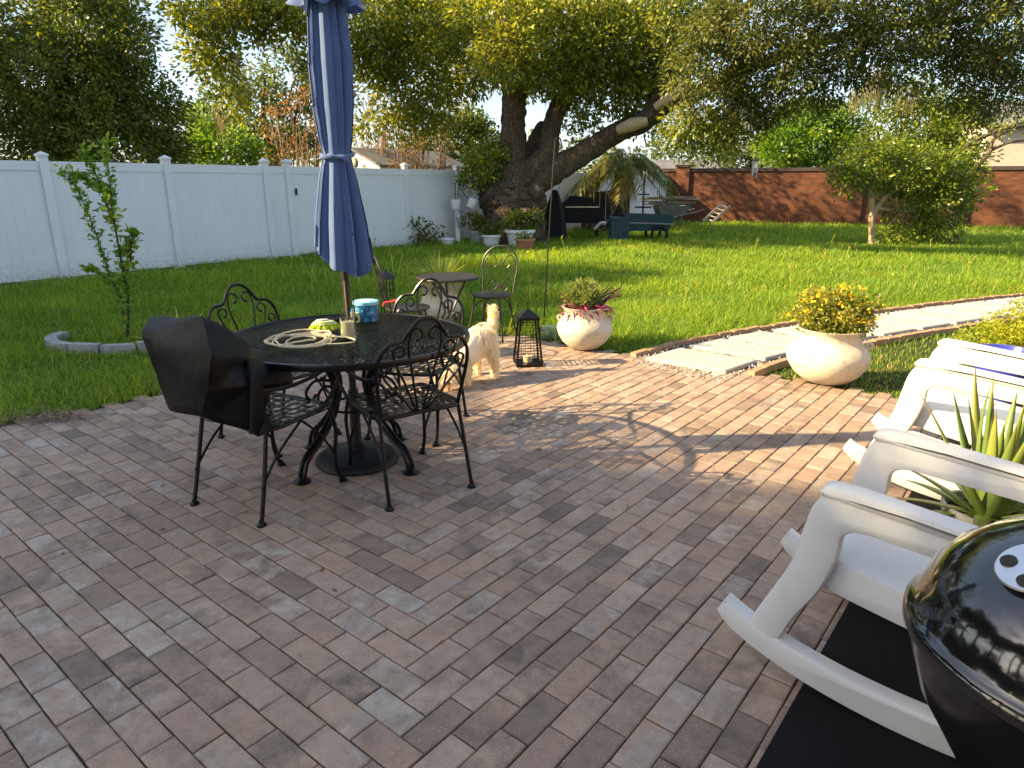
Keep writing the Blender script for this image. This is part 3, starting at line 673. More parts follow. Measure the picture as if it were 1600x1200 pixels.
OC = [ # left drooping bough
 pb(300, 8, 17.6, 34, 22, 22), pb(350, 25, 17.5, 48, 34, 34), pb(395, 20, 17.5, 40, 30, 28), pb(335, 95, 17.7, 30, 52, 30), pb(352, 130, 17.6, 26, 40, 22), pb(440, 45, 17.7, 36, 22, 18), pb(470, 10, 17.8, 42, 28, 26), pb(418, 65, 17.8, 16, 14, 8),
 # left-centre mass
 pb(560, 12, 18.4, 70, 50, 60), pb(600, 62, 18.6, 62, 48, 60), pb(655, 30, 19.0, 80, 60, 80), pb(640, 110, 18.8, 60, 40, 50), pb(615, 150, 19.0, 36, 34, 26), pb(672, 165, 19.0, 40, 34, 30), pb(645, 195, 19.0, 30, 22, 16), pb(590, 100, 18.7, 34, 34, 22), pb(720, 90, 20.2, 60, 60, 62), pb(740, 40, 20.2, 70, 60, 70), pb(745, 120, 20.2, 32, 24, 18), pb(700, 135, 19.7, 26, 20, 12),
 pb(570, 200, 19.4, 16, 20, 8), pb(800, 90, 21.7, 56, 46, 44), pb(780, 20, 21.2, 80, 60, 74), pb(820, 120, 22.2, 34, 22, 16),
 # centre
 pb(880, 70, 18.0, 52, 66, 74), pb(905, 20, 18.0, 70, 60, 80), pb(940, 90, 18.0, 60, 56, 80), pb(900, 115, 17.8, 44, 28, 30), pb(985, 60, 18.0, 66, 66, 86), pb(960, 140, 18.2, 42, 30, 34), pb(1020, 115, 18.3, 44, 40, 44), pb(1010, 165, 18.4, 34, 22, 18), pb(1055, 40, 18.0, 64, 60, 80), pb(880, 145, 18.2, 26, 16, 10), pb(905, 180, 19.5, 26, 26, 14), pb(925, 205, 19.6, 24, 24, 12),
 # right boughs, nearer and overhead
 pb(1110, 80, 14.1, 62, 66, 90), pb(1160, 30, 13.6, 80, 50, 90), pb(1120, 160, 14.5, 50, 36, 46), pb(1180, 130, 14.3, 56, 50, 66), pb(1240, 75, 13.6, 62, 54, 80), pb(1250, 140, 14.5, 46, 34, 34), pb(1310, 30, 13.5, 76, 50, 90), pb(1350, 95, 13.8, 56, 44, 50), pb(1300, 120, 14.1, 40, 30, 26), pb(1400, 40, 13.5, 66, 56, 80), pb(1420, 105, 14.1, 40, 34, 24), pb(1500, 20, 13.4, 74, 44, 74), pb(1570, 40, 13.3, 70, 60, 80), pb(1520, 100, 13.9, 60, 44, 60), pb(1590, 120, 13.9, 50, 44, 46), pb(1480, 140, 14.5, 40, 30, 24), pb(1560, 165, 14.8, 40, 24, 20), pb(1660, 70, 13.4, 80, 80, 70),
 pb(1160, 190, 15.0, 46, 30, 34), pb(1110, 215, 15.4, 40, 30, 24), pb(1210, 175, 15.0, 30, 22, 14), pb(1080, 190, 15.2, 30, 24, 16),
 # the back of the crown
 (-1.2, 22.6, 5.4, 1.6, 1.4, .9, 34), (2, 25.8, 5.6, 1.6, 1.4, .9, 34), (4.6, 24, 5.4, 1.5, 1.4, .8, 30), (-3.5, 23, 6.6, 2.2, 2.0, 1.3, 60), (0, 25, 7.2, 2.4, 2.0, 1.4, 60), (3.4, 23.5, 7.6, 2.2, 2.0, 1.4, 60), (-6.5, 22, 6.8, 2.0, 2.0, 1.2, 50), (-2, 27.5, 6.6, 2.2, 2.0, 1.2, 50), (5.5, 26.5, 7.6, 2.4, 2.0, 1.4, 60), (1.5, 28.5, 6.4, 2, 1.8, 1.1, 40),
 # above the frame
 pb(700, -60, 20.5, 160, 70, 120), pb(795, 85, 17.2, 46, 34, 40), pb(790, 35, 17.2, 60, 40, 50), pb(850, 110, 17.2, 24, 20, 14), pb(960, -70, 20, 180, 70, 110), pb(1240, -70, 13.6, 180, 70, 120), pb(1500, -60, 13.4, 160, 60, 110), pb(480, -50, 16, 120, 40, 60)]
OC = [(x, y, z, a, b_, c, max(4, int(n_*.60))) for x, y, z, a, b_, c, n_ in OC]
near = [q for q in OC if q[1] < 15.2]; OC = [q for q in OC if q[1] >= 15.2]
crown('crown', OC, M['oak_leaf'], .135, oak, .44, 84, .44, .5, OB)
crown('bough_foliage', [(x, y, z, a, b_, c, int(n_*1.25)) for x, y, z, a, b_, c, n_ in near], M['shaded_bough_leaf'], .085, oak, .27, 74, .44, .35, OB)
def moss_strands(spots, parent, off, name='spanish_moss'):
    P, D, Ln = [], [], []
    for px, py, Y, wpx, lpx, n in spots:
        c = AT(px, py, Y); k = Y/1060.
        for _ in range(n):
            P.append((c[0]+random.gauss(0, wpx*k*.4)-off[0], c[1]+random.gauss(0, .15)-off[1], c[2]+random.uniform(-.4, .1)*lpx*k-off[2])); D.append((random.gauss(0, .06), random.gauss(0, .06), -1)); Ln.append(lpx*k*random.uniform(.3, 1.0))
    return strips(name, np.array(P), np.array(D), np.array(Ln), .016, M['moss'], parent, .0, 3)
moss_strands([(342, 165, 17.6, 10, 45, 90), (370, 85, 17.6, 8, 30, 50), (300, 25, 17.5, 6, 22, 24), (1378, 105, 15.5, 22, 62, 170), (1340, 135, 16, 14, 40, 80), (1176, 165, 16.5, 12, 40, 60), (1290, 75, 15, 10, 30, 40), (1420, 135, 16, 16, 40, 70), (1120, 190, 17, 10, 30, 40)], oak, OB)
# --- trees past the fence
def simple_limbs(x, y, h, r): return [([(x, y, -.2), (x+.1, y, h*.35), (x-.1, y+.1, h*.7), (x+.15, y, h*.95)], [r, r*.8, r*.5, r*.15]), ([(x, y, h*.35), (x+h*.16, y, h*.6), (x+h*.25, y-.1, h*.82)], [r*.6, r*.4, r*.1]), ([(x, y, h*.3), (x-h*.16, y+.1, h*.58), (x-h*.24, y, h*.8)], [r*.6, r*.4, r*.1])]
x = AT(110, 250, 15.5)[0]
make_tree('shade_tree', 'dense dark evergreen tree overhanging the left end of white fence', (x, 15.5, 0),
 [pb(60, 40, 15, 105, 75, 150), pb(150, 60, 15, 85, 70, 130), pb(205, 60, 15.3, 38, 46, 40), pb(190, 130, 15, 70, 60, 100), pb(90, 140, 14.6, 110, 80, 190), pb(225, 185, 15, 44, 44, 60), pb(245, 225, 15.2, 40, 30, 36), pb(150, 205, 14.6, 90, 55, 130), pb(40, 210, 14.4, 90, 60, 130), pb(-60, 120, 15, 120, 110, 150), pb(-40, 0, 15.5, 120, 70, 90), pb(120, -20, 16, 70, 40, 50), pb(-150, 80, 15, 110, 120, 110), pb(265, 240, 15.5, 26, 18, 14), (-9.8, 15.5, 7.9, 2.0, 1.6, 1.3, 60), (-8.4, 16.3, 7.4, 1.5, 1.5, 1.1, 40), (-11, 16.5, 8.6, 1.8, 1.8, 1.3, 50)],
 'dark_leaf', .09, simple_limbs(x, 15.5, 6.0, .3), .32, 62, None, 'bark', .5, .6)
x = AT(420, 240, 27)[0]
make_tree('background_tree', 'pale feathery tree behind the fence left of the umbrella', (x, 27, 0), [pb(400, 170, 27, 50, 50, 60), pb(450, 120, 27, 44, 50, 56), pb(470, 190, 27, 44, 50, 50), pb(340, 190, 27.5, 42, 40, 44), pb(300, 205, 28, 34, 34, 30), pb(430, 215, 26.5, 50, 30, 40), pb(480, 70, 27, 30, 40, 34), pb(385, 130, 28, 30, 26, 20), pb(520, 150, 27, 40, 70, 60)], 'haze_leaf', .16, simple_limbs(x, 27, 5.5, .2), .42, 40)
x = AT(360, 240, 22)[0]
make_tree('vine_bush', 'dark bushy vine with broad leaves above the fence beside pale tree', (x, 20.5, 0), [pb(350, 225, 20.5, 46, 30, 60), pb(300, 238, 20.5, 30, 18, 24), pb(385, 240, 20.5, 36, 18, 26), pb(320, 200, 20.5, 14, 22, 12)], 'lime_leaf', .13, simple_limbs(x, 20.5, 2.0, .08), .3, 34)
x = AT(730, 240, 30)[0]
make_tree('background_tree', 'dark round tree behind the shed left of oak trunk', (x, 30, 0), [pb(728, 215, 30, 36, 36, 60), pb(705, 195, 30, 26, 26, 30), pb(752, 225, 30, 24, 28, 34), pb(690, 235, 30, 30, 22, 30), pb(640, 235, 29, 30, 22, 26), pb(740, 185, 30, 18, 14, 12)], 'dark_leaf', .16, simple_limbs(x, 30, 3.4, .15), .42, 44)
x = AT(1265, 260, 31)[0]
make_tree('vine_covered_tree', 'bright green vine covered tree rising behind the brick wall', (x, 31, 0), [pb(1265, 215, 31, 58, 44, 130), pb(1225, 235, 31, 34, 30, 50), pb(1300, 190, 31, 30, 24, 36), pb(1315, 235, 31, 26, 34, 40), pb(1240, 190, 31, 24, 20, 24)], 'lime_leaf', .15, simple_limbs(x, 31, 3.6, .2), .40, 55, None, 'bark', .6, .75)
x = AT(1440, 250, 27)[0]
make_tree('background_tree', 'tall yellow green tree behind the wall beside vine covered tree', (x, 28.5, 0), [pb(1370, 190, 29, 40, 50, 60), pb(1360, 245, 29, 36, 26, 30), pb(1450, 195, 27.5, 48, 44, 80), pb(1485, 225, 27.5, 44, 40, 60), pb(1430, 235, 27.5, 40, 36, 46), pb(1500, 180, 27.5, 36, 26, 34), pb(1420, 150, 28, 34, 24, 26)], 'citrus_leaf', .15, simple_limbs(x, 28.5, 4.5, .2), .42, 46)
x = AT(1160, 250, 32)[0]
make_tree('background_tree', 'loose olive green tree behind the brick wall corner', (x, 33, 0), [pb(1100, 225, 33, 40, 30, 36), pb(1160, 225, 33, 44, 36, 46), pb(1140, 250, 33, 60, 18, 34), pb(1060, 215, 34, 30, 34, 24)], 'haze_leaf', .17, simple_limbs(x, 33, 3.4, .14), .45, 30)
xb = AT(1480, 250, 24.5); bt = [([AT(1470, 262, 24.4), AT(1500, 235, 24.4), AT(1545, 210, 24.4), AT(1610, 188, 24.4)], [.10, .085, .06, .04]), ([AT(1525, 262, 24.2), AT(1545, 240, 24.2), AT(1556, 215, 24.2), AT(1600, 195, 24.2)], [.08, .07, .05, .03]), ([AT(1548, 235, 24.2), AT(1580, 222, 24.2), AT(1615, 218, 24.2)], [.05, .04, .03]), ([AT(1556, 215, 24.2), AT(1540, 198, 24.2), AT(1525, 192, 24.2)], [.04, .03, .015])]
t = thing('bare_limbed_tree', 'thin dark limbed tree in front of the beige house', 'tree', (xb[0], 24.4, 0)); tree_limbs(bt+[([(AT(1498, 262, 24.3)[0], 24.3, -.1), AT(1498, 300, 24.3), AT(1490, 245, 24.4)], [.11, .1, .09])], M['bark'], t, (xb[0], 24.4, 0)); crown('crown', [pb(1540, 185, 24.2, 44, 14, 12), pb(1590, 195, 24.2, 36, 14, 10)], M['oak_leaf'], .12, t, .25, 20, .5, .4, (xb[0], 24.4, 0))
# crape myrtles, mostly bare with brown seed heads
def bare_shrub(label, px, Y, hpx, spread, n=15):
    b0 = AT(px, 262, Y); base = (b0[0], Y, 0); t = thing('bare_shrub', label, 'shrub', base); m = MB(); tips = []
    for i in range(n):
        a = random.uniform(-1, 1); top = AT(px+a*spread, 250-hpx*random.uniform(.45, 1), Y+random.uniform(-.5, .5)); st = (b0[0]+a*.35, Y+random.uniform(-.2, .2), 0)
        midp = [(st[k]*.6+top[k]*.4+random.uniform(-.18, .18)) for k in range(3)]; S = smoothpath([st, midp, top], 5); m.tube(S, interp([.035, .022, .008], len(S)), 5)
        for k in range(4):
            q = S[random.randint(4, len(S)-1)]; e = q+Vector((random.uniform(-.5, .5), random.uniform(-.4, .4), random.uniform(.2, .8))); m.tube([q, (q+e)/2+Vector((random.uniform(-.08, .08), 0, .05)), e], [.014, .010, .005], 4); tips.append(e)
    m.build('branches', M['dead_twig'], t, True, base)
    crown('seed_heads', [(q.x, q.y, q.z, .16, .16, .18, 2) for q in tips], M['brown_leaf'], .075, t, .14, 14, .5, .2, base); return t
bare_shrub('bare brown crape myrtle behind fence left of the umbrella', 462, 20, 95, 50, 18)
bare_shrub('bare brown crape myrtle in front of the shed roof', 655, 20.2, 95, 52, 20)
bare_shrub('tangle of grey bare twigs right of the blue umbrella', 580, 22, 110, 34, 16)
# shoots on the trunk, citrus in the lawn, shrubs
sb = AT(760, 262, 18.0); make_tree('young_shrub', 'bright leafy shrub sprouting between fence and oak trunk', (sb[0], 18.0, 0), [pb(765, 255, 18.0, 30, 26, 36), pb(745, 278, 17.9, 26, 14, 20), pb(780, 238, 18.2, 18, 16, 12), pb(750, 240, 18.1, 16, 14, 10)], 'citrus_leaf', .11, [([(sb[0], 18, 0), (sb[0]+.05, 18, .8), (sb[0]+.1, 18.05, 1.9)], [.05, .04, .015])], .22, 30)
cb = G(1362, 383); ctree = make_tree('citrus_tree', 'small citrus tree with pale slim trunk standing alone in the sunny lawn', (cb[0], cb[1], 0),
 [pb(1345, 255, cb[1], 44, 32, 46), pb(1330, 280, cb[1]-.3, 34, 22, 26), pb(1395, 262, cb[1], 46, 36, 52), pb(1440, 275, cb[1], 50, 42, 60), pb(1480, 270, cb[1], 42, 44, 50), pb(1420, 310, cb[1], 50, 32, 44), pb(1470, 315, cb[1], 44, 36, 44), pb(1500, 290, cb[1], 26, 32, 22), pb(1420, 350, cb[1], 36, 24, 24), pb(1465, 355, cb[1], 40, 22, 28), pb(1395, 368, cb[1]-.2, 26, 12, 12), pb(1380, 235, cb[1], 30, 18, 16)], 'citrus_leaf', .10,
 [([(cb[0], cb[1], -.05), AT(1362, 330, cb[1]), AT(1364, 290, cb[1]), AT(1375, 262, cb[1])], [.085, .07, .06, .03]), ([AT(1362, 340, cb[1]), AT(1382, 310, cb[1]), AT(1420, 285, cb[1])], [.06, .05, .02]), ([AT(1372, 325, cb[1]), AT(1420, 330, cb[1]), AT(1470, 320, cb[1])], [.04, .03, .015])], .26, 34, None, 'pale_wood')
def bush(name, label, base, blobs, leafm, size, clump=.16, per=26, cat='shrub', stems=5, shell=.4):
    t = thing(name, label, cat, base); m = MB()
    for i in range(stems):
        b_ = random.choice(blobs); e = (b_[0]+random.uniform(-.5, .5)*b_[3], b_[1], b_[2]+random.uniform(-.2, .5)*b_[5]); m.tube(smoothpath([base, ((base[0]*.6+e[0]*.4), base[1], base[2]*.4+e[2]*.6), e], 4), interp([.018, .012, .005], 9), 5)
    m.build('stems', M['twig'], t, True, base); crown('foliage', blobs, M[leafm], size, t, clump, per, .5, shell, base); return t
b0 = G(668, 384); bush('fence_shrub', 'sparse dark shrub growing against the white fence', b0, [pb(655, 355, b0[1], 18, 20, 14), pb(682, 365, b0[1], 18, 16, 12), pb(660, 372, b0[1], 26, 10, 12)], 'dark_leaf', .10, .16, 12, stems=9)
b0 = G(1330, 345); bush('wall_shrub', 'low dark weedy shrub at the brick wall foot left of citrus tree', b0, [pb(1330, 335, b0[1], 26, 10, 22), pb(1300, 338, b0[1], 16, 7, 12)], 'dark_leaf', .13, .24, 24)
b0 = G(1228, 345); bush('wall_shrub', 'yellowish weed clump at wall foot right of the ladder', b0, [pb(1228, 337, b0[1], 22, 6, 14)], 'citrus_leaf', .12, .2, 20)
b0 = G(1565, 352); bush('wall_shrub', 'small green weed clump at wall foot beyond citrus tree', b0, [pb(1565, 343, b0[1], 18, 10, 14)], 'citrus_leaf', .12, .2, 22)
b0 = G(1590, 575); bush('feathery_shrub', 'yellow green feathery shrub behind the white rocking chairs', (b0[0]+.1, b0[1]+.35, 0), [(b0[0]+.0, b0[1]+.35, .16, .34, .30, .20, 70), (b0[0]+.45, b0[1]+.5, .20, .42, .34, .26, 80), (b0[0]+.28, b0[1]+.1, .12, .26, .22, .15, 40)], 'fern_leaf', .034, .08, 42)
# off-frame neighbours' trees on the sunset side: they shade lawn and terrace
def shade_tree(label, x, y, h, r, nc=130, name='neighbour_tree'):
    bl = [(x, y, h-r*.62, r*.8, r*.8, r*.62, nc), (x-.5*r, y+.55*r, h-r*.95, r*.6, r*.6, r*.5, nc//2), (x+.3*r, y-.6*r, h-r*.9, r*.6, r*.6, r*.5, nc//2), (x, y, h-r*1.5, r*.75, r*.75, r*.6, nc//2)]
    return make_tree(name, label, (x, y, 0), bl, 'dark_leaf', .24, simple_limbs(x, y, h*.85, .25), .6, 34)
SHT = [(-13.4, 9.8, 8.2, 2.5), (-14, 6.9, 7.9, 2.0), (-14.5, 13.2, 7.0, 2.2), (-15.8, 3.9, 7.9, 1.9), (-16.5, -4.4, 12, 3.2), (-15.8, -1.4, 10.6, 2.5), (-15.6, .1, 9.4, 1.3), (-17, -8.5, 12, 3.6), (-16.3, 2.1, 8.4, 1.3)]
for i, (x, y, h, r) in enumerate(SHT):
    shade_tree(['bushy tree beyond the fence shading the left lawn', 'tall tree beyond the fence shading the lawn', 'smaller tree by the fence end shading the lawn', 'round tree beyond the fence shading the dining set', 'tall tree past the fence shading the near terrace', 'broad tree past the fence shading the terrace edge', 'slim tree past the fence dappling the terrace', 'tall tree far along the fence', 'slender tree beyond the fence shading the covered chair'][i], x, y, h, r)
# distant woods close the horizon
fw = [(xx, 75+random.uniform(-8, 10), random.uniform(1.5, 3.5), 5.5, 4, random.uniform(2.2, 4.2), 34) for xx in range(-90, 100, 6)]
o = crown('far_woods', fw, M['haze_leaf'], .55, None, 1.2, 26, .6, .5); stuff(o); tag(o, 'distant band of pale trees beyond the gardens', 'woods')

# ================================================================ PLANTS AND POTS
def pot_profile(r, h, base=.42, neck=.72, lip=.82, t=.04):
    return [(0, 0), (r*base, 0), (r*(base+.14), h*.04), (r*.80, h*.18), (r*.95, h*.34), (r, h*.48), (r*.97, h*.57), (r*.88, h*.68), (r*(neck+.03), h*.765), (r*neck, h*.81), (r*neck, h*.89), (r*(neck+.03), h*.94), (r*lip, h*.985), (r*(lip+.01), h), (r*(lip-.05), h*1.0), (r*(neck-.08), h*.93), (r*(neck-.1), h*.86), (0, h*.86)]
def big_pot(label, base, r, h, lug):
    t = thing('clay_pot', label, 'pot', base); m = MB(); prof = pot_profile(r, h); P_ = [(a, 0, b_) for a, b_ in prof]
    m.lathe(prof, n=48)
    for i, (x, y, z) in enumerate(m.v):
        k = 1+.012*sin(7*x/r+3*y/r)+.008*sin(11*z/h+5*x/r)
        m.v[i] = (x*k, y*k, z)
    m.build('body', M['clay_white'], t)
    for a in lug:
        mm = MB(); pts = [(r*.88*cos(a), r*.88*sin(a), h*.74)]; c = Vector((r*.90*cos(a), r*.90*sin(a), h*.73))
        ring = [c+Vector((cos(a)*cos(q), sin(a)*cos(q), sin(q)))*.020 for q in np.linspace(0, 2*pi, 13)[:-1]]
        mm.tube(ring, .011, 7, closed=True); mm.build('lug', M['clay_white'], t)
    MB().lathe([(0, h*.885), (r*.66, h*.885)], n=24).build('soil', M['soil'], t); return t
p1 = G(915, 549); p1 = (p1[0], p1[1]+.14, 0); big_pot('white clay pot of green herb and purple trailing leaves beside the lantern', p1, .262, .40, [radians(178), radians(-5)])
bp = thing('herb_bush', 'round green herb bush growing in white pot beside the lantern', 'plant', (p1[0], p1[1], .35)); crown('foliage', [(p1[0]-.02, p1[1], .52, .155, .15, .125, 110), (p1[0], p1[1], .46, .12, .12, .08, 40)], M['herb_leaf'], .022, bp, .035, 40, .5, .6, (p1[0], p1[1], .35))
n = 150; a = rng.uniform(0, 2*pi, n); P_ = np.stack([np.cos(a)*.14, np.sin(a)*.14, np.full(n, .04)], 1)+rng.normal(size=(n, 3))*.025; D = np.stack([np.cos(a), np.sin(a), rng.uniform(-.1, .7, n)], 1)+rng.normal(size=(n, 3))*.35
D[:, 0] += .35
pp = thing('purple_plant', 'purple trailing plant spilling over the white pot rim', 'plant', (p1[0], p1[1], .35)); strips('leaves', P_, D, rng.uniform(.08, .20, n), rng.uniform(.014, .028, n), M['purple_leaf'], pp, rng.uniform(.1, .6, n), 3)
m = MB()
for i in range(14):
    q = random.uniform(-.6, .9); m.tube(smoothpath([(.1*cos(q), .1*sin(q), .03), (.2*cos(q), .2*sin(q), .12), (.30*cos(q)+.04, .30*sin(q), .16+random.uniform(-.03, .08))], 4), .004, 5)
m.build('stems', M['purple_leaf'], pp)
p2 = G(1300, 605); p2 = (p2[0]+.02, p2[1]+.17, 0); big_pot('white clay pot of yellow flowers at the paving edge', p2, .305, .43, [radians(150), radians(-28)])
fb = thing('flowering_bush', 'bush of small yellow flowers growing in white pot', 'plant', (p2[0], p2[1], .38)); o2 = (p2[0], p2[1], .38)
crown('foliage', [(p2[0], p2[1], .57, .30, .28, .15, 120), (p2[0]+.08, p2[1], .50, .24, .22, .12, 50), (p2[0]-.02, p2[1], .46, .2, .2, .08, 40)], M['flower_leaf'], .030, fb, .055, 28, .55, .5, o2)
P_, v, D = blob_points([(p2[0], p2[1], .60, .31, .29, .15, 70)], .02, 7, .9); crown_f = leaves(P_-np.array(o2), .020, .9, 2.0, D); stuff(np_mesh('flowers', crown_f, 4, M['yellow_petal'], fb, {'var': v}))
m = MB()
for i in range(26):
    a = random.uniform(0, 6.28); rr = random.uniform(.1, .28); m.tube([(cos(a)*.06, sin(a)*.06, 0), (cos(a)*rr*.6, sin(a)*rr*.6, .1), (cos(a)*rr, sin(a)*rr, .2)], [.006, .005, .003], 5)
m.build('stems', M['twig'], fb)
# urn of spiky grass behind bistro table
u0 = G(690, 508); u0 = (u0[0]-.02, u0[1]+.12, 0); ur = thing('urn_planter', 'tall cream urn of spiky grass behind the bistro table', 'pot', u0); MB().lathe(pot_profile(.235, .40, .5, .80, .92), n=40).build('body', M['clay_white'], ur)
n = 90; a = rng.uniform(0, 2*pi, n); P_ = np.stack([np.cos(a)*.17, np.sin(a)*.17, np.full(n, .42)], 1); D = np.stack([np.cos(a)*.35, np.sin(a)*.35, rng.uniform(-1, -.2, n)], 1)
gp_ = thing('spiky_grass_plant', 'yellow green spiky grass plant with dry skirt in cream urn', 'plant', (u0[0], u0[1], .02)); strips('dry_skirt', P_+np.array([0, 0, .12]), D, rng.uniform(.12, .32, n), .022, M['straw'], gp_, .2, 3)
n = 230; a = rng.uniform(0, 2*pi, n); e = rng.uniform(.15, 1.3, n); P_ = np.stack([np.cos(a)*.07, np.sin(a)*.07, np.full(n, .46)], 1); D = np.stack([np.cos(a)*np.cos(e), np.sin(a)*np.cos(e), np.sin(e)], 1)
strips('blades', P_, D, rng.uniform(.24, .46, n), rng.uniform(.010, .018, n), M['spike_leaf'], gp_, rng.uniform(.05, .35, n), 4)
# sapling, its ring of edging, bromeliad
s0 = G(198, 532); sap = thing('citrus_sapling', 'thin leafy citrus sapling in front of the white fence', 'sapling', s0); Ys = s0[1]
stems = [[(198, 535), (200, 470), (188, 400), (176, 330), (172, 290), (166, 225)], [(196, 480), (172, 430), (148, 360), (125, 305), (101, 268)], [(176, 350), (160, 300), (145, 262), (130, 238)], [(196, 440), (204, 400), (206, 360)], [(186, 400), (200, 385), (214, 362)], [(196, 470), (160, 432), (140, 420)], [(160, 300), (135, 282), (118, 272)]]
m = MB(); LP = []; LD = []
for k, st in enumerate(stems):
    S = smoothpath([AT(x, y, Ys+.04*k) for x, y in st], 10); m.tube(S, interp([.018, .014, .010, .006, .003] if k == 0 else [.010, .007, .003], len(S)), 6)
    for i, q in enumerate(S):
        if k == 0 and i < 12: continue
        for _ in range(7): LP.append(q+Vector((random.gauss(0, .018), random.gauss(0, .018), random.gauss(0, .015)))); LD.append((random.gauss(0, 1), random.gauss(0, 1), random.gauss(.5, .6)))
for px, py, n_ in ((198, 500, 36), (190, 480, 36), (204, 455, 44), (185, 445, 44), (200, 420, 30), (172, 325, 20), (165, 228, 20), (130, 240, 16), (103, 275, 10)):
    for _ in range(n_): q = Vector(AT(px+random.gauss(0, 9), py+random.gauss(0, 8), Ys+random.gauss(0, .07))); LP.append(q); LD.append((random.gauss(0, 1), random.gauss(0, 1), random.gauss(.3, .5)))
m.build('stems', M['twig'], sap, True, s0); LP = np.array([tuple(q) for q in LP])-np.array(s0); np_mesh('leaves', leaves(LP, .060, .5, .5, np.array(LD)), 4, M['lime_leaf'], sap, {'var': np.clip(rng.normal(.60, .25, len(LP)), 0, .95)})
rg = thing('edging_ring', 'grey curved concrete edging round the citrus sapling', 'edging', (s0[0], s0[1], 0))
for k in range(9):
    a0 = radians(170+k*26); m = MB(); Pq = []
    for i in range(5):
        a = a0+radians(24)*i/4
        for rr in (.56, .66): Pq.append((rr*cos(a)*1.1, rr*sin(a)*.8))
    for z in (-.04, .075): m.v += [(x, y, z+(.01*sin(k*3) if z > 0 else 0)) for x, y in Pq]
    for i in range(4): b_ = 2*i; m.f += [(10+b_, 10+b_+1, 10+b_+3, 10+b_+2), (b_, b_+2, 12+b_, 10+b_), (b_+1, 11+b_, 13+b_, b_+3)]
    m.f += [(0, 10, 11, 1), (8, 9, 19, 18)]; m.build('edging_block', M['kerb'], rg, False)
b0 = G(285, 545); br_ = thing('spiky_plant', 'yellow green spiky plant behind the covered chair', 'plant', b0); n = 26; a = rng.uniform(0, 2*pi, n); e = rng.uniform(.5, 1.2, n)
strips('leaves', np.stack([np.cos(a)*.05, np.sin(a)*.05, np.full(n, .02)], 1), np.stack([np.cos(a)*np.cos(e), np.sin(a)*np.cos(e), np.sin(e)], 1), rng.uniform(.3, .55, n), rng.uniform(.025, .045, n), M['spike_leaf'], br_, rng.uniform(.0, .25, n), 5)
# mulch pile at lawn edge
mp0 = G(75, 655); n = 500; P_ = np.stack([rng.normal(0, .16, n), rng.normal(0, .06, n), np.abs(rng.normal(0, .018, n))+.004], 1); D = unit(n); D[:, 2] *= .25
mo = strips('dry_clippings', P_, D, rng.uniform(.04, .12, n), .006, M['dead_twig'], None, .0, 2); mo.location = (mp0[0], mp0[1], .0); stuff(mo); tag(mo, 'small heap of dry brown clippings at the paving edge', 'clippings')
LFV = []
for i in range(70):
    x, y = random.uniform(-3, 2.2), random.uniform(1.9, 5.6)
    if not inside(x, y, PATIO): continue
    LFV.append((x, y, .004))
P_ = np.array(LFV); D = unit(len(P_)); D[:, 2] *= .1; dl = np_mesh('fallen_leaves', leaves(P_, .030, .45, 3.0, D), 4, M['brown_leaf'], None, {'var': rng.uniform(0, .5, len(P_))}); stuff(dl); tag(dl, 'small fallen brown leaves scattered on the pavers', 'leaves')
# ---- far corner: pots, hanging buckets, junk
def small_pot(label, base, r, h, mat, plant=None, pl_label=None, lsize=.09, blobs=None, flower=None):
    t = thing('flower_pot', label, 'pot', base); MB().lathe([(0, 0), (r*.72, 0), (r*.95, h*.82), (r*1.08, h*.83), (r*1.08, h), (r*.95, h), (r*.9, h*.85), (0, h*.85)], n=24).build('body', mat, t)
    MB().lathe([(0, h*.86), (r*.9, h*.86)], n=16).build('soil', M['soil'], t)
    if plant:
        pt = thing('potted_plant', pl_label, 'plant', (base[0], base[1], base[2]+h*.8)); o_ = (base[0], base[1], base[2]+h*.8)
        crown('foliage', blobs, M[plant], lsize, pt, .12, 26, .5, .4, o_)
        MB().tube([(0, 0, 0), (.02, 0, .15), (0, .02, .3)], [.012, .01, .006], 5).build('stems', M['twig'], pt)
        if flower: P2, v2_, D2 = blob_points([(b_[0], b_[1], b_[2]+.06, b_[3], b_[4], b_[5], 16) for b_ in blobs[:1]], .05, 8, .8); stuff(np_mesh('flowers', leaves(P2-np.array(o_), .035, .9, 1, D2), 4, M[flower], pt, {'var': v2_}))
q = G(768, 386); small_pot('white round pot with dark leafy plant by the oak trunk', q, .23, .30, M['white_glaze'], 'dark_leaf', 'dark leafy plant in white pot by oak trunk', .08, [(q[0], q[1], .42, .26, .22, .14, 22)])
q = G(812, 386); q = (q[0], q[1]+.1, 0); small_pot('wide white ribbed planter of pink flowers at oak foot', q, .36, .42, M['white_glaze'], 'dark_leaf', 'pink flowering plant in wide white planter', .08, [(q[0], q[1], .62, .42, .3, .22, 50), (q[0]+.3, q[1], .66, .2, .2, .2, 16)], 'pink_petal')
q = G(820, 391); small_pot('terracotta pot in front of wide white planter', q, .23, .27, M['terracotta'], 'herb_leaf', 'small low plant in terracotta pot', .06, [(q[0], q[1], .32, .16, .14, .06, 10)])
q = G(700, 385); small_pot('small white pot beside the bucket stand', q, .16, .20, M['white_glaze'])
q = G(746, 382); q = (q[0], q[1]+.2, 0); small_pot('grey pot with drooping dark plant against the fence', q, .22, .34, M['kerb'], 'dark_leaf', 'drooping dark plant in grey pot', .10, [(q[0], q[1], .52, .26, .22, .20, 22)])
q = G(716, 380); st = thing('bucket_stand', 'white post with curved hooks for buckets against the fence', 'stand', q); k = q[1]/1060.; MB().box((0, 0, .55), (.11, .09, 1.12)).build('post', M['white_glaze'], st, False)
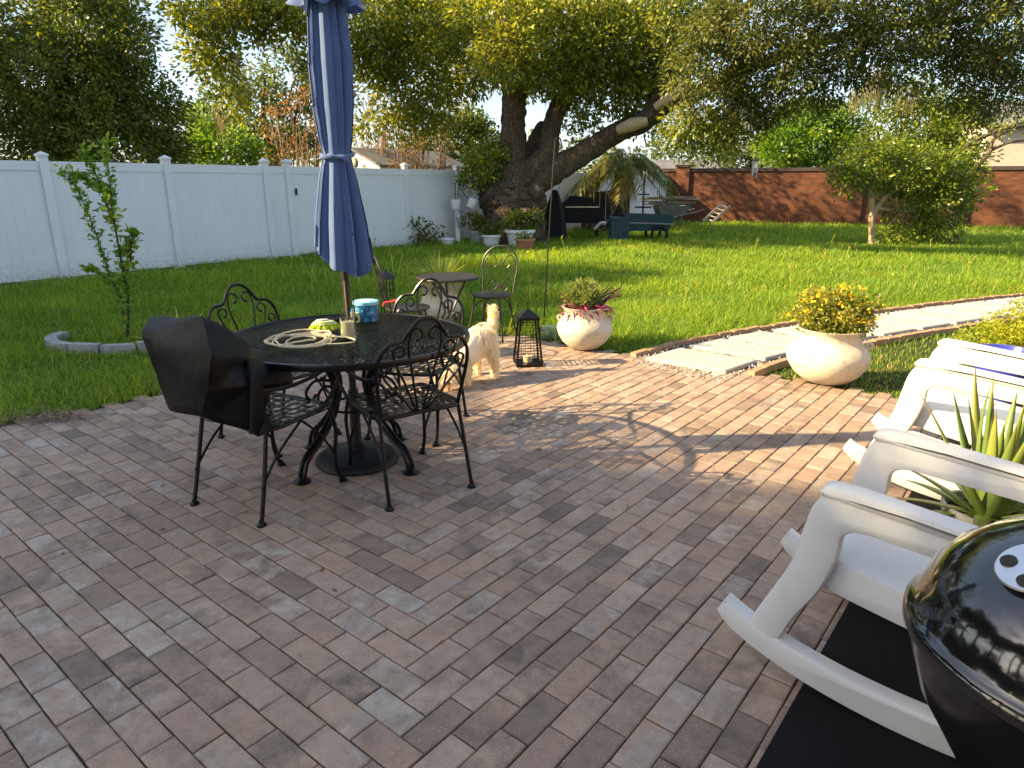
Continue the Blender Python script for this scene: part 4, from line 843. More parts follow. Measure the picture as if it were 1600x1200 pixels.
m = MB(); m.tube(smoothpath([(0, -.02, .7), (-.04, -.06, 1.25), (-.02, -.08, 1.5), (.03, -.08, 1.55), (.09, -.08, 1.42)], 6), .012, 6); m.tube(smoothpath([(0, -.02, 1.1), (.05, -.06, 1.4), (.22, -.1, 1.18), (.36, -.12, 1.08)], 6), .010, 6); m.tube(smoothpath([(0, -.02, .3), (.10, -.1, .7), (.12, -.1, .5)], 6), .010, 6); m.build('hook', M['iron'], st)
for dx, dz, tl, lb in ((-.03, .86, 0, 'white enamel bucket hanging upright on the bucket stand'), (.34, .90, .45, 'white enamel bucket hanging tilted on the bucket stand'), (.10, .42, 0, 'grey metal bucket hanging low on the bucket stand')):
    bk = thing('hanging_bucket', lb, 'bucket', (q[0]+dx, q[1]-.1, dz)); bk.rotation_euler = (0, tl, 0); MB().lathe([(0, 0), (.10, 0), (.135, .23), (.145, .235), (.135, .24), (.10, .03), (0, .03)], n=20).build('body', M['white_glaze'] if tl or dz > .6 else M['kerb'], bk); MB().tube([(.135*cos(a), 0, .23+.16*sin(a)) for a in np.linspace(0, pi, 13)], .005, 5).build('handle', M['iron'], bk)
# covered barbecue
q = G(905, 372); cg = thing('covered_barbecue', 'barbecue under a black cloth cover with tan board on top', 'barbecue', (q[0], q[1]+.2, 0)); m = MB()
prof = [(-.62, .42), (.62, .42), (.64, .88), (.40, .90), (.30, 1.12), (-.28, 1.16), (-.48, .96), (-.64, .88)]
m.add([(x, -.3, z) for x, z in prof]+[(x*.98, .3, z) for x, z in prof], [tuple(range(7, -1, -1)), tuple(range(8, 16))]+[(i, (i+1) % 8, 8+(i+1) % 8, 8+i) for i in range(8)]); m.build('cover', M['black_cloth'], cg, False); MB().box((.05, -.33, .86), (.95, .10, .035)).build('shelf', M['cord'], cg, False)
for sx in (-.5, .5):
    for sy in (-.2, .2): MB().box((sx, sy, .21), (.05, .05, .44)).build('leg', M['iron'], cg, False)
q = G(866, 374); ck = thing('covered_stand', 'tall narrow stand draped in black cloth beside the barbecue', 'stand', (q[0], q[1], 0)); m = MB(); m.lathe([(.34, 0), (.30, .55), (.27, .72), (.10, 1.25), (.05, 1.32), (0, 1.33)], n=18)
for i, (x, y, z) in enumerate(m.v): kk = 1+.12*sin(5*atan2(y, x)); m.v[i] = (x*kk, y*kk*.8, z)
m.build('cover', M['black_cloth'], ck)
q = G(945, 362); t = thing('board_stack', 'dark brown upright boards leaning behind the palm', 'boards', (q[0], q[1]+.5, 0))
for i in range(7): m = MB().box((-.62+i*.20, 0, .62), (.185, .04, 1.28+.05*sin(i*2.1))); o = m.build('board', M['dark_board'], t, False); o.rotation_euler = (-.12, 0, 0)
q = G(966, 377); t = thing('teal_bin', 'teal ribbed plastic bin standing in the grass', 'bin', q); m = MB(); m.box((0, 0, .30), (.48, .40, .60))
for i in range(5): m.box((-.2+i*.1, -.21, .30), (.045, .03, .56))
m.build('body', M['teal'], t, False); MB().box((0, 0, .615), (.52, .44, .04)).build('rim', M['teal'], t, False)
q = G(1010, 376); t = thing('garden_cart', 'dark teal garden cart beside the ribbed bin', 'cart', q); m = MB(); m.add([(-.55, -.35, .28), (.5, -.35, .28), (.62, -.4, .68), (-.7, -.4, .72), (-.55, .35, .28), (.5, .35, .28), (.62, .4, .68), (-.7, .4, .72)], [(0, 1, 2, 3), (5, 4, 7, 6), (4, 0, 3, 7), (1, 5, 6, 2), (0, 4, 5, 1)]); m.build('tub', M['teal'], t, False)
for sx in (.25,): 
    for sy in (-.42, .42): mm = MB(); mm.tube([(sx+.2*cos(a), sy, .2+.2*sin(a)) for a in np.linspace(0, 2*pi, 19)[:-1]], .04, 7, closed=True); mm.build('wheel', M['resin'], t)
MB().bar((-.75, -.38, .50), (.65, -.42, .46), .03).build('rail', M['grey_steel'], t)
q = G(1046, 356); t = thing('wheelbarrow', 'grey steel wheelbarrow loaded with lumber', 'wheelbarrow', q, .3); m = MB(); m.add([(-.4, -.25, .38), (.35, -.25, .38), (.6, -.38, .75), (-.55, -.36, .78), (-.4, .25, .38), (.35, .25, .38), (.6, .38, .75), (-.55, .36, .78)], [(0, 1, 2, 3), (5, 4, 7, 6), (4, 0, 3, 7), (1, 5, 6, 2), (0, 4, 5, 1)]); m.build('tray', M['grey_steel'], t, False)
for sy in (-.25, .25): MB().bar((-.6, sy, .25), (1.15, sy*1.3, .62), .045).build('handle', M['lumber'], t); MB().bar((.3, sy, .38), (.35, sy, 0), .03).build('leg', M['grey_steel'], t)
m = MB(); m.tube([(-.62+.19*cos(a), 0, .2+.19*sin(a)) for a in np.linspace(0, 2*pi, 19)[:-1]], .045, 8, closed=True); m.build('wheel', M['resin'], t)
for i in range(6):
    pk = MB().bar((q[0]-.9+random.uniform(-.2, .2), q[1]+random.uniform(-.2, .25), .80+.045*i), (q[0]+.75+random.uniform(-.2, .2), q[1]+random.uniform(-.2, .25), .80+.045*i+random.uniform(-.02, .05)), .14, .035); o = pk.build('plank', M['lumber'], None, False); tag(o, 'weathered plank piled on the wheelbarrow', 'plank', 'planks on the wheelbarrow')
q0, q1 = G(1100, 350), G(1128, 352); ld = thing('ladder', 'short aluminium ladder leaning on lumber by the brick wall', 'ladder', q0); A0, A1 = Vector(AT(1098, 345, q0[1])), Vector(AT(1130, 317, q0[1]+.5)); B0, B1 = Vector(AT(1112, 348, q0[1]-.3)), Vector(AT(1141, 322, q0[1]+.2)); oq = Vector(q0)
for a, b_ in ((A0, A1), (B0, B1)): MB().bar(a-oq, b_-oq, .05, .09).build('side_rail', M['alu'], ld)
for i in range(5): tt = (i+.5)/5; MB().bar(A0+(A1-A0)*tt-oq, B0+(B1-B0)*tt-oq, .04, .03).build('rung', M['alu'], ld)
for i, (xa, ya, xb_, yb) in enumerate(((1128, 338, 1196, 341), (1135, 334, 1190, 336), (1085, 332, 1150, 330), (1060, 326, 1120, 334))):
    a, b_ = G(xa, ya), G(xb_, yb); o = MB().bar((a[0], a[1]-1.5, .08+.05*i), (b_[0], b_[1]-1.5, .06+.05*i), .16, .04).build('plank', M['lumber'], None, False); tag(o, 'weathered plank lying in grass by the brick wall', 'plank', 'planks lying by the brick wall')
q = G(1003, 352); t = thing('metal_stand', 'black metal stand with short crossbars among the junk', 'stand', q); m = MB().tube([(0, 0, 0), (0, 0, 1.75)], .03, 6); m.tube([(-.22, 0, 1.1), (.22, 0, 1.1)], .025, 6); m.tube([(-.3, 0, .65), (.3, 0, .65)], .03, 6); m.build('frame', M['iron'], t)
q = G(1050, 345); t = thing('flower_pot', 'small orange pot on the lumber pile', 'pot', (q[0]+.2, q[1], 1.08)); MB().lathe([(0, 0), (.10, 0), (.15, .24), (.13, .24), (.09, .03), (0, .03)], n=16).build('body', M['terracotta'], t)
# palm with frayed fronds
pb0 = AT(975, 262, 22.5); pq = (pb0[0], 22.5, 0); palm = thing('pindo_palm', 'arching palm with frayed yellowing fronds by the fence corner', 'palm', pq); MB().tube(smoothpath([(0, 0, -.1), (.05, 0, .9), (0, 0, pb0[2]-.1)], 6), interp([.22, .19, .17], 13), 12).build('trunk', M['bark'], palm)
FP, FD, FL, FVr = [], [], [], []; m = MB()
for i in range(64):
    a = random.uniform(0, 2*pi); e = random.uniform(-.1, 1.35); ln = random.uniform(1.4, 2.2); d0 = Vector((cos(a)*cos(e), sin(a)*cos(e), sin(e))); S = []
    for j in range(15): tt = j/14; S.append(Vector((0, 0, pb0[2]))+d0*ln*tt+Vector((0, 0, -1))*ln*.85*tt*tt)
    m.tube(S, interp([.018, .004], 15), 5); vv_ = random.random()*.8
    for j in range(2, 15):
        T = (S[j]-S[j-1]).normalized(); sdv = T.cross(Vector((0, 0, 1))); sdv = sdv.normalized() if sdv.length > .01 else Vector((1, 0, 0))
        for sg in (-1, 1):
            for _ in range(3): FP.append(S[j]+T*random.uniform(-.06, .06)); FD.append(T*.7+sdv*sg*.7+Vector((0, 0, random.uniform(-.5, .1)))); FL.append(random.uniform(.28, .50)*(1.1-.5*j/15)); FVr.append(min(1, max(0, vv_+random.gauss(0, .15))))
for _ in range(240): a = random.uniform(0, 6.28); FP.append(Vector((cos(a)*.2, sin(a)*.2, pb0[2]-.1-random.uniform(0, .3)))); FD.append(Vector((cos(a)*.5, sin(a)*.5, -1))); FL.append(random.uniform(.4, .8)); FVr.append(1.0)
m.build('frond_ribs', M['palm_leaf'], palm); strips('fronds', np.array([tuple(v) for v in FP]), np.array([tuple(v) for v in FD]), np.array(FL), .030, M['palm_leaf'], palm, .35, 3, np.array(FVr))
q0, q1 = AT(978, 300, 19.2), G(934, 372); o = MB().bar((q1[0], q1[1], 0), (q0[0]*.995, 19.2, q0[2]), .03).build('leaning_stake', M['lumber'], None); tag(o, 'thin wooden stake leaning under the palm', 'stake'); o2_ = MB().tube(smoothpath([(q1[0]-.1, q1[1]-.05, .25), (q1[0]+.05, q1[1]-.1, .42), (q1[0]+.2, q1[1], .40)], 4), .05, 6).build('white_rag', M['white_glaze'], None); tag(o2_, 'white rag tied round the leaning stake', 'rag')
# wind chime and feeder hung from the oak boughs
wc = AT(1181, 252, 17.5); t = thing('wind_chime', 'metal wind chime hanging from oak bough against brick wall', 'wind chime', wc); m = MB().tube([(0, 0, 0), (0, 0, 1.6)], .006, 4); m.build('cord', M['iron'], t); MB().lathe([(0, 0), (.09, 0), (.09, .035), (0, .08)], n=14).build('top', M['lumber'], t)
for i in range(5): a = i*1.256; MB().tube([(.065*cos(a), .065*sin(a), 0), (.065*cos(a), .065*sin(a), -.24-.035*i)], .012, 6).build('chime_tube', M['alu'], t)
fc = AT(1157, 232, 16.8); t = thing('bird_feeder', 'small pale square feeder hanging under the oak', 'feeder', fc); MB().box((0, 0, 0), (.19, .14, .14)).build('box', M['siding'], t, False); m = MB().box((0, 0, .09), (.24, .2, .03)); m.build('roof', M['lumber'], t, False); MB().tube([(0, 0, .1), (0, 0, 1.4)], .006, 4).build('cord', M['iron'], t)
# tall plant hook in the lawn
hk = G(849, 512); ht = AT(868, 216, hk[1]+.15); t = thing('plant_hook', 'tall thin iron plant hook standing in the lawn', 'hook', hk); tx, ty, tz = ht[0]-hk[0], ht[1]-hk[1], ht[2]
MB().tube(smoothpath([(0, 0, -.05), (tx*.3, ty*.3, tz*.33), (tx*.62, ty*.62, tz*.66), (tx*.93, ty, tz*.95), (tx+.01, ty, tz), (tx+.05, ty, tz-.01), (tx+.06, ty, tz-.08), (tx+.04, ty, tz-.11)], 6), .0075, 7).build('rod', M['iron'], t)

# ================================================================ DINING SET
TC = Vector((-.87, 3.55, 0))
def scroll(c, r0, r1, a0, turns, n=20, plane=('x', 'z')):
    """spiral points about c"""
    P_ = []
    for i in range(n+1):
        t = i/n; r = r0+(r1-r0)*t; a = a0+turns*2*pi*t; P_.append((c[0]+r*cos(a), c[1], c[2]+r*sin(a)))
    return P_
def make_chair(label):
    t = thing('iron_chair', label, 'chair', (0, 0, 0), 0, 'wrought iron chairs at the round table'); SH = .43; tilt = .16
    def bk(x, h): return (x, -.205-h*tilt*1.4, SH+h)
    r = .0095
    out_l = [(-.205, -.01), (-.225, .12), (-.238, .24), (-.225, .315), (-.185, .365), (-.135, .375), (-.11, .385), (-.085, .425), (-.045, .468), (0, .48)]
    full = out_l+[(-x, h) for x, h in out_l[-2::-1]]; S = smoothpath([bk(*q) for q in full], 6)
    MB().tube(S, r, 8).build('back_frame', M['iron'], t)
    for sx in (-1, 1):
        for base, pts, (cx, ch), r0, tn in ((.012, [(.012, 0), (.05, .18), (.082, .33), (.080, .395)], (.043, .40), .037, .62), (.022, [(.022, 0), (.09, .16), (.145, .27), (.160, .325)], (.128, .325), .033, .62), (.032, [(.032, 0), (.12, .11), (.19, .19), (.215, .25)], (.187, .255), .029, .62)):
            P_ = smoothpath([bk(sx*x, h) for x, h in pts], 5); sp = []
            for i in range(1, 15):
                a = i/14*tn*2*pi*1.15; rr = r0*(1-.42*i/14); sp.append(bk(sx*(cx+rr*cos(a)), ch+rr*sin(a)))
            m = MB(); m.tube(P_+[Vector(q) for q in sp], .0062, 6); e = sp[-1]; m.tube([(e[0], e[1], e[2]-.006), (e[0], e[1], e[2]+.006)], .011, 6); m.build('rib', M['iron'], t)
    # seat: rim and woven strips
    def seat_pt(x, y): return SH-.012*(1-(x/.22)**2)*(1-(y/.21)**2)
    rim = smoothpath([(-.215, -.20, SH), (0, -.215, SH), (.215, -.20, SH), (.228, 0, SH), (.222, .19, SH), (.18, .222, SH-.004), (0, .235, SH-.008), (-.18, .222, SH-.004), (-.222, .19, SH), (-.228, 0, SH)], 5, True); m = MB(); m.tube(rim, .011, 8, closed=True); m.build('seat_rim', M['iron'], t)
    m = MB(); NS = 8
    for i in range(NS):
        u = -.196+.056*i
        for j in range(10):
            y0, y1 = -.205+.0425*j, -.205+.0425*(j+1); w1 = .016; dz = .004*((i+j) % 2)
            m.add([(u-w1, y0, seat_pt(u, y0)+dz), (u+w1, y0, seat_pt(u, y0)+dz), (u+w1, y1, seat_pt(u, y1)+dz), (u-w1, y1, seat_pt(u, y1)+dz)], [(0, 1, 2, 3)])
            x0, x1 = -.215+.043*j, -.215+.043*(j+1); vv = -.19+.056*i
            if vv < .21: m.add([(x0, vv-w1, seat_pt(x0, vv)+.004-dz), (x1, vv-w1, seat_pt(x1, vv)+.004-dz), (x1, vv+w1, seat_pt(x1, vv)+.004-dz), (x0, vv+w1, seat_pt(x0, vv)+.004-dz)], [(0, 1, 2, 3)])
    m.build('seat_lattice', M['iron'], t, False)
    for sx in (-1, 1):
        arm = smoothpath([bk(sx*.232, .20), (sx*.262, -.12, SH+.185), (sx*.272, .04, SH+.195), (sx*.268, .17, SH+.215), (sx*.262, .225, SH+.18), (sx*.258, .215, SH+.11), (sx*.246, .15, SH+.04), (sx*.236, .10, SH)], 6); m = MB(); m.tube(arm, .0095, 8)
        sc = [(sx*.262, .215+.03-.030*cos(a)*(1-.05*a), SH+.20+.030*sin(a)*(1-.05*a)) for a in np.linspace(0, 4.6, 14)]; m.tube(sc, .007, 6); m.build('arm', M['iron'], t)
        m = MB(); m.tube(smoothpath([(sx*.212, -.205, SH), (sx*.222, -.25, .22), (sx*.228, -.30, .012)], 6), .010, 8); m.tube(smoothpath([(sx*.224, -.275, .17), (sx*.222, -.16, .30), (sx*.220, .0, SH-.015)], 6), .0065, 6); o = m.build('leg', M['iron'], t)
        MB().lathe([(0, 0), (.022, 0), (.022, .010), (.012, .018), (.010, .03)], (sx*.228, -.30, 0), 14).build('foot', M['iron'], o)
        m = MB(); m.tube(smoothpath([(sx*.218, .19, SH), (sx*.226, .22, .30), (sx*.220, .205, .14), (sx*.222, .235, .03), (sx*.222, .25, .012)], 6), .010, 8); m.tube(smoothpath([(sx*.222, .21, .16), (sx*.222, .12, .30), (sx*.222, .0, SH-.015)], 6), .0065, 6); o = m.build('leg', M['iron'], t)
        MB().lathe([(0, 0), (.022, 0), (.022, .010), (.012, .018), (.010, .03)], (sx*.222, .25, 0), 14).build('foot', M['iron'], o)
    return t
def place(o, backmid, facing): o.location = (backmid[0]+facing[0]*.30, backmid[1]+facing[1]*.30, 0); o.rotation_euler = (0, 0, atan2(facing[1], facing[0])-pi/2)
def nrm(x, y): l_ = hypot(x, y); return (x/l_, y/l_)
ch1 = make_chair('wrought iron fan back chair standing between table and brown sunlit paving'); place(ch1, (-.396, 3.068), nrm(-.56, .83))
ch2 = dup(ch1, (0, 0, 0), 0, 'wrought iron chair half hidden under a black vinyl cover'); place(ch2, (-1.342, 2.891), nrm(.47, .88))
ch3 = dup(ch1, (0, 0, 0), 0, 'wrought iron chair behind the table in front of spiky plant'); place(ch3, (-1.66, 4.10), nrm(.82, -.57))
ch4 = dup(ch1, (0, 0, 0), 0, 'wrought iron chair across the table in front of bistro set'); place(ch4, (-.53, 4.36), nrm(-.25, -.97))
# table
tb = thing('mesh_table', 'round black mesh iron table with scrolled legs', 'table', (TC.x, TC.y, 0)); TR, TH = .635, .72
MB().lathe([(TR-.012, TH-.030), (TR+.006, TH-.028), (TR+.010, TH-.012), (TR+.006, TH+.003), (TR-.006, TH+.005), (TR-.014, TH-.004), (TR-.012, TH-.030)], n=96).build('rim', M['iron'], tb)
m = MB()
for ang in (radians(35), radians(-35)):
    ca, sa = cos(ang), sin(ang); sp = .0235; k = int(TR/sp)
    for i in range(-k, k+1):
        o = i*sp; h = math.sqrt(max(0, (TR-.008)**2-o*o))
        if h < .02: continue
        m.bar((-sa*o-ca*h, ca*o-sa*h, TH-.004), (-sa*o+ca*h, ca*o+sa*h, TH-.004), .0050, .003)
m.build('mesh_top', M['iron'], tb, False)
MB().lathe([(.05, TH-.004), (.05, TH+.006), (.032, TH+.006), (.032, TH-.02)], n=24).build('umbrella_collar', M['iron'], tb)
feet = [(-1.083, 3.275), (-1.189, 3.754), (-.67, 3.912), (-.542, 3.374)]
for fx, fy in feet:
    a = atan2(fy-TC.y, fx-TC.x); R_ = .37; ca, sa = cos(a), sin(a); m = MB()
    for dv in (-.018, .018):
        pts = [(.40, TH-.02), (.30, TH-.06), (.17, .58), (.115, .47), (.12, .38), (.16, .29), (.25, .19), (.33, .12), (R_-.01, .06), (R_, .012)]
        m.tube(smoothpath([(r_*ca-dv*sa, r_*sa+dv*ca, z) for r_, z in pts], 6), .0115, 8)
    m.build('leg', M['iron'], tb); m = MB(); c = (.175, .42)
    m.tube([((c[0]+.055*cos(q))*ca, (c[0]+.055*cos(q))*sa, c[1]+.055*sin(q)) for q in np.linspace(0, 2*pi, 25)[:-1]], .008, 6, closed=True)
    m.tube(smoothpath([(.14*ca, .14*sa, .50), (.24*ca, .24*sa, .52), (.30*ca, .30*sa, .47), (.27*ca, .27*sa, .42), (.24*ca, .24*sa, .45)], 5), .008, 6); m.build('scroll', M['iron'], tb)
    MB().lathe([(0, 0), (.045, 0), (.045, .008), (.03, .018), (.014, .03)], (R_*ca, R_*sa, 0), 18).build('foot', M['iron'], tb)
m = MB(); m.tube([(.135*cos(a), .135*sin(a), .33) for a in np.linspace(0, 2*pi, 25)[:-1]], .008, 6, closed=True); m.tube([(.30*cos(a), .30*sin(a), TH-.045) for a in np.linspace(0, 2*pi, 33)[:-1]], .009, 6, closed=True); m.build('brace_ring', M['iron'], tb)
# umbrella
um = thing('patio_umbrella', 'closed blue patio umbrella tied round its pole through the table', 'umbrella', (TC.x, TC.y, 0))
MB().lathe([(0, 0), (.225, 0), (.232, .012), (.225, .030), (.20, .045), (.09, .062), (.045, .072), (.042, .10), (0, .10)], n=48).build('base', M['resin'], um)
MB().tube([(0, 0, .07), (0, 0, .42)], .029, 16).build('base_tube', M['iron_worn'], um)
m = MB().tube([(.028, 0, .36), (.075, 0, .36)], .008, 8); m.tube([(.065, 0, .36), (.08, 0, .36)], .018, 8); m.build('clamp_knob', M['resin'], um)
MB().tube([(0, 0, .40), (0, 0, 2.75)], .0195, 16).build('pole', M['iron_worn'], um)
NT, NZ = 200, 90; z0, z1 = 1.10, 2.34; NF = 12; rr_ = random.Random(3); fa = [rr_.uniform(.6, 1.35) for _ in range(NF)]; fo = [rr_.uniform(-.22, .22) for _ in range(NF)]
def can_R(z):
    zs = [1.0, 1.10, 1.30, 1.50, 1.60, 1.64, 1.70, 1.85, 2.05, 2.25, 2.36]; rs = [.124, .136, .118, .088, .070, .066, .074, .090, .095, .084, .072]; return float(np.interp(z, zs, rs))
m = MB(); V_ = []
for j in range(NZ+1):
    for i in range(NT):
        th = 2*pi*i/NT; t = j/NZ; hem = .050*sin(2*th+.9)+.018*sin(5*th+2)-.035*cos(th-pi*.1); z = z0+hem*(1-t)**2+(z1-z0)*t
        ph = th/(2*pi)*NF+.25*sin(2*th)+.12*sin(z*3+th); kf = int(ph) % NF; fr = ph-int(ph)+fo[kf]*.5; amp = .34*fa[kf]*(1.0 if z > 1.64 else 1.0+.25*(1.64-z)); tri = abs(((fr+.5*t*.15) % 1)-.5)*2
        fold = (tri**.75-.55)*amp; tie = math.exp(-((z-1.63)/.05)**2); R_ = can_R(z)*(1+fold*(1-.55*tie)); R_ = max(R_, .028)
        sw = th+.35*(fr-.5)*amp
        V_.append((R_*cos(sw), R_*sin(sw)*.95, z))
m.add(V_, [(j*NT+i, j*NT+(i+1) % NT, (j+1)*NT+(i+1) % NT, (j+1)*NT+i) for j in range(NZ) for i in range(NT)]); m.build('canopy', M['canvas'], um)
m = MB(); vs_ = []                                   # wind flap at the top
for j in range(9):
    for i in range(120):
        th = 2*pi*i/120; t = j/8; R_ = (.075+.075*t)*(1+.22*sin(6*th)*t); vs_.append((R_*cos(th), R_*sin(th), 2.42-.13*t+.012*sin(6*th+1)*t))
m.add(vs_, [(j*120+i, j*120+(i+1) % 120, (j+1)*120+(i+1) % 120, (j+1)*120+i) for j in range(8) for i in range(120)]); m.build('wind_flap', M['canvas'], um)
m = MB(); m.tube([(.075*cos(a)*(1+.06*sin(5*a)), .075*sin(a)*(1+.06*sin(5*a)), 1.632+.012*sin(a)) for a in np.linspace(0, 2*pi, 41)[:-1]], .011, 6, closed=True); m.tube(smoothpath([(-.02, -.085, 1.632), (.0, -.10, 1.625), (.05, -.088, 1.615), (.075, -.075, 1.60)], 5), .008, 6); m.build('tie', M['canvas'], um)
for i in range(8):
    th = 2*pi*i/8+.2; MB().tube([(.035*cos(th), .035*sin(th), 2.3), (.040*cos(th), .040*sin(th), 1.65), (.05*cos(th), .05*sin(th), 1.08)], .006, 5).build('rib', M['iron_worn'], um)
MB().tube([(.035, -.02, 1.02), (.05, -.03, .74)], .003, 5).build('cord', M['iron_worn'], um)
# black vinyl cover over the left chair: creased polygon faces
def cv(px, py, Y): return AT(px, py, Y)
K = dict(a=cv(218, 523, 2.86), b=cv(233, 494, 3.02), c=cv(268, 493, 2.98), d=cv(316, 492, 2.66), e=cv(331, 557, 2.58), f=cv(326, 610, 2.60), g=cv(314, 657, 2.66), h=cv(265, 646, 2.84), i=cv(236, 529, 2.84),
         j=cv(392, 532, 2.94), k=cv(390, 562, 2.80), l=cv(396, 600, 2.74), m=cv(395, 680, 2.70), n=cv(405, 684, 2.80), o=cv(402, 545, 3.02), p=cv(440, 556, 3.18), q=cv(458, 572, 3.22), r=cv(460, 600, 3.20), s=cv(424, 612, 3.02), t=cv(418, 640, 2.92), u=cv(430, 672, 2.86), v=cv(300, 560, 3.22), w=cv(380, 600, 3.3), x=cv(290, 640, 3.2))
ids = {k_: i for i, k_ in enumerate(K)}; m = MB(); FF = ['aih', 'bci', 'bia', 'cdi', 'ide', 'ihgfe', 'dje', 'jke', 'ekf', 'klf', 'flg', 'lmg', 'jok', 'okl', 'opql', 'qrl', 'lrs', 'lst', 'ltm', 'tun', 'tnm', 'cbv', 'cvd', 'dvj', 'jvo', 'ovp', 'pvw', 'pwq', 'wrq', 'abv', 'avh', 'hvx']
m.add([K[k_] for k_ in K], [tuple(ids[ch] for ch in f_) for f_ in FF]); ct = thing('chair_cover', 'creased black vinyl cover draped over the chair back', 'cover', (-1.3, 2.9, 0))
co = m.build('cover', M['cover'], ct, False, (-1.3, 2.9, 0)); import bmesh
bmx = bmesh.new(); bmx.from_mesh(co.data); bmesh.ops.recalc_face_normals(bmx, faces=bmx.faces); bmesh.ops.triangulate(bmx, faces=bmx.faces[:]); bmesh.ops.subdivide_edges(bmx, edges=bmx.edges[:], cuts=5, use_grid_fill=True, smooth=.12)
for v in bmx.verts:
    q = v.co*9; v.co += v.normal*(.006*sin(q.x*1.3+q.z*2.1)+.004*sin(q.z*5+q.y*3))
for _ in range(2): bmesh.ops.smooth_vert(bmx, verts=bmx.verts[:], factor=.35, use_axis_x=True, use_axis_y=True, use_axis_z=True)
bmx.to_mesh(co.data); bmx.free(); co.data.polygons.foreach_set('use_smooth', [True]*len(co.data.polygons)); auto_smooth(co.data, .5)
sm_ = co.modifiers.new('thick', 'SOLIDIFY'); sm_.thickness = .004
m = MB(); m.tube(smoothpath([Vector(K['k'])+Vector((0, -.012, 0)), Vector(K['l'])+Vector((0, -.015, 0)), Vector(K['m'])+Vector((0, -.01, .01))], 8), .012, 7); m.build('gathered_edge', M['cover'], ct, True, (-1.3, 2.9, 0))
# ---- things on the table
def T(px, py): return G(px, py, TH+.004)
q = T(545, 528); jar = thing('plastic_jar', 'clear jar of cloudy yellow liquid on the mesh table', 'jar', q)
MB().lathe([(0, 0), (.040, 0), (.043, .01), (.042, .055), (.039, .075), (.040, .10), (.036, .135), (.037, .150), (.033, .150), (.032, .135), (.036, .10), (.035, .075), (.038, .055), (.038, .006), (0, .005)], n=32).build('glass', M['glass'], jar); MB().lathe([(0, .006), (.037, .007), (.037, .052), (.034, .074), (.034, .088), (0, .088)], n=28).build('liquid', M['liquid'], jar)
o = MB().tube([(q[0], q[1], .735), (q[0]-.006, q[1]+.012, 1.02)], .0035, 6).build('stirring_stick', M['lumber'], None); tag(o, 'thin pale stick standing upright in the jar', 'stick')
q = T(571, 503); bkt = thing('blue_tin', 'blue floral printed tin bucket with aqua lid on the table', 'tin', (q[0], q[1]+.04, q[2])); MB().lathe([(0, 0), (.062, 0), (.065, .004), (.071, .105), (.071, .108)], n=36).build('body', M['blue_tin'], bkt); MB().lathe([(.073, .098), (.075, .100), (.075, .116), (.070, .119), (.050, .116), (.045, .117), (0, .117)], n=36).build('lid', M['aqua'], bkt); MB().lathe([(0, .1195), (.045, .1195)], n=24).build('label_disc', M['white_glaze'], bkt)
q = T(508, 518); bs = thing('dusting_brush', 'lime green microfibre dusting brush lying on the table', 'brush', q, .35); m = MB(); m.lathe([(0, .03), (.03, .034), (.036, .042), (.028, .058), (0, .064)], n=20); m.v = [(x*2.0, y, z) for x, y, z in m.v]; m.build('head', M['lime'], bs)
m = MB(); m.lathe([(0, .058), (.018, .059), (.014, .068), (0, .071)], n=16); m.v = [(x*2.2-.01, y, z) for x, y, z in m.v]; m.build('grip_pad', M['pale_grey'], bs); m = MB().tube(smoothpath([(.05, 0, .055), (.10, .01, .062), (.18, .02, .055)], 5), .011, 8); m.build('handle', M['resin'], bs)
n = 900; a = rng.uniform(0, 2*pi, n); rr = np.sqrt(rng.uniform(0, 1, n)); P_ = np.stack([np.cos(a)*rr*.07, np.sin(a)*rr*.036, np.full(n, .040)], 1); D = np.stack([np.cos(a)*.7, np.sin(a)*.7, -rng.uniform(.5, 1.2, n)], 1); strips('fibres', P_, D, rng.uniform(.02, .04, n), .006, M['lime_fibre'], bs, .0, 2)
q = T(575, 512); q = T(556, 505); o = thing('yellow_sponge', 'small yellow green sponge behind the jar', 'sponge', (q[0], q[1]+.02, q[2])); mm = MB().lathe([(0, 0), (.022, .002), (.026, .03), (.020, .058), (0, .062)], n=14); mm.build('body', M['lime'], o)
q = T(470, 535); hc = thing('cord_coil', 'loose coil of cream cord lying on the table', 'cord', q); rr_ = random.Random(5); P_ = []
for i in range(150):
    a = i/150*2*pi*5.3; k = i/150; R_ = .125+.035*sin(a*.37+1)+rr_.uniform(-.003, .003); P_.append((R_*cos(a)*1.05+.035*sin(a*.21), R_*sin(a)*1.15+.02*cos(a*.33), .006+.010*k+.022*max(0, sin(a*1.5+k*4))*k))
P_ += [(.16, .05, .02), (.22, .06, .012), (.27, .03, .007), (.26, -.03, .006), (.20, -.06, .006), (.12, -.07, .008)]
MB().tube(smoothpath(P_, 3), .0048, 6).build('cord', M['cord'], hc)
q = T(612, 478); rd = thing('red_nozzle', 'small red plastic handle lying at the table edge', 'nozzle', (q[0], q[1], q[2])); m = MB().tube(smoothpath([(-.05, -.0, .02), (-.01, 0, .026), (.03, 0, .034), (.05, 0, .036)], 4), interp([.008, .007, .011, .013], 13), 8); m.tube([(-.048, 0, .02), (-.055, -.005, .0)], .008, 6); m.build('handle', M['red'], rd)
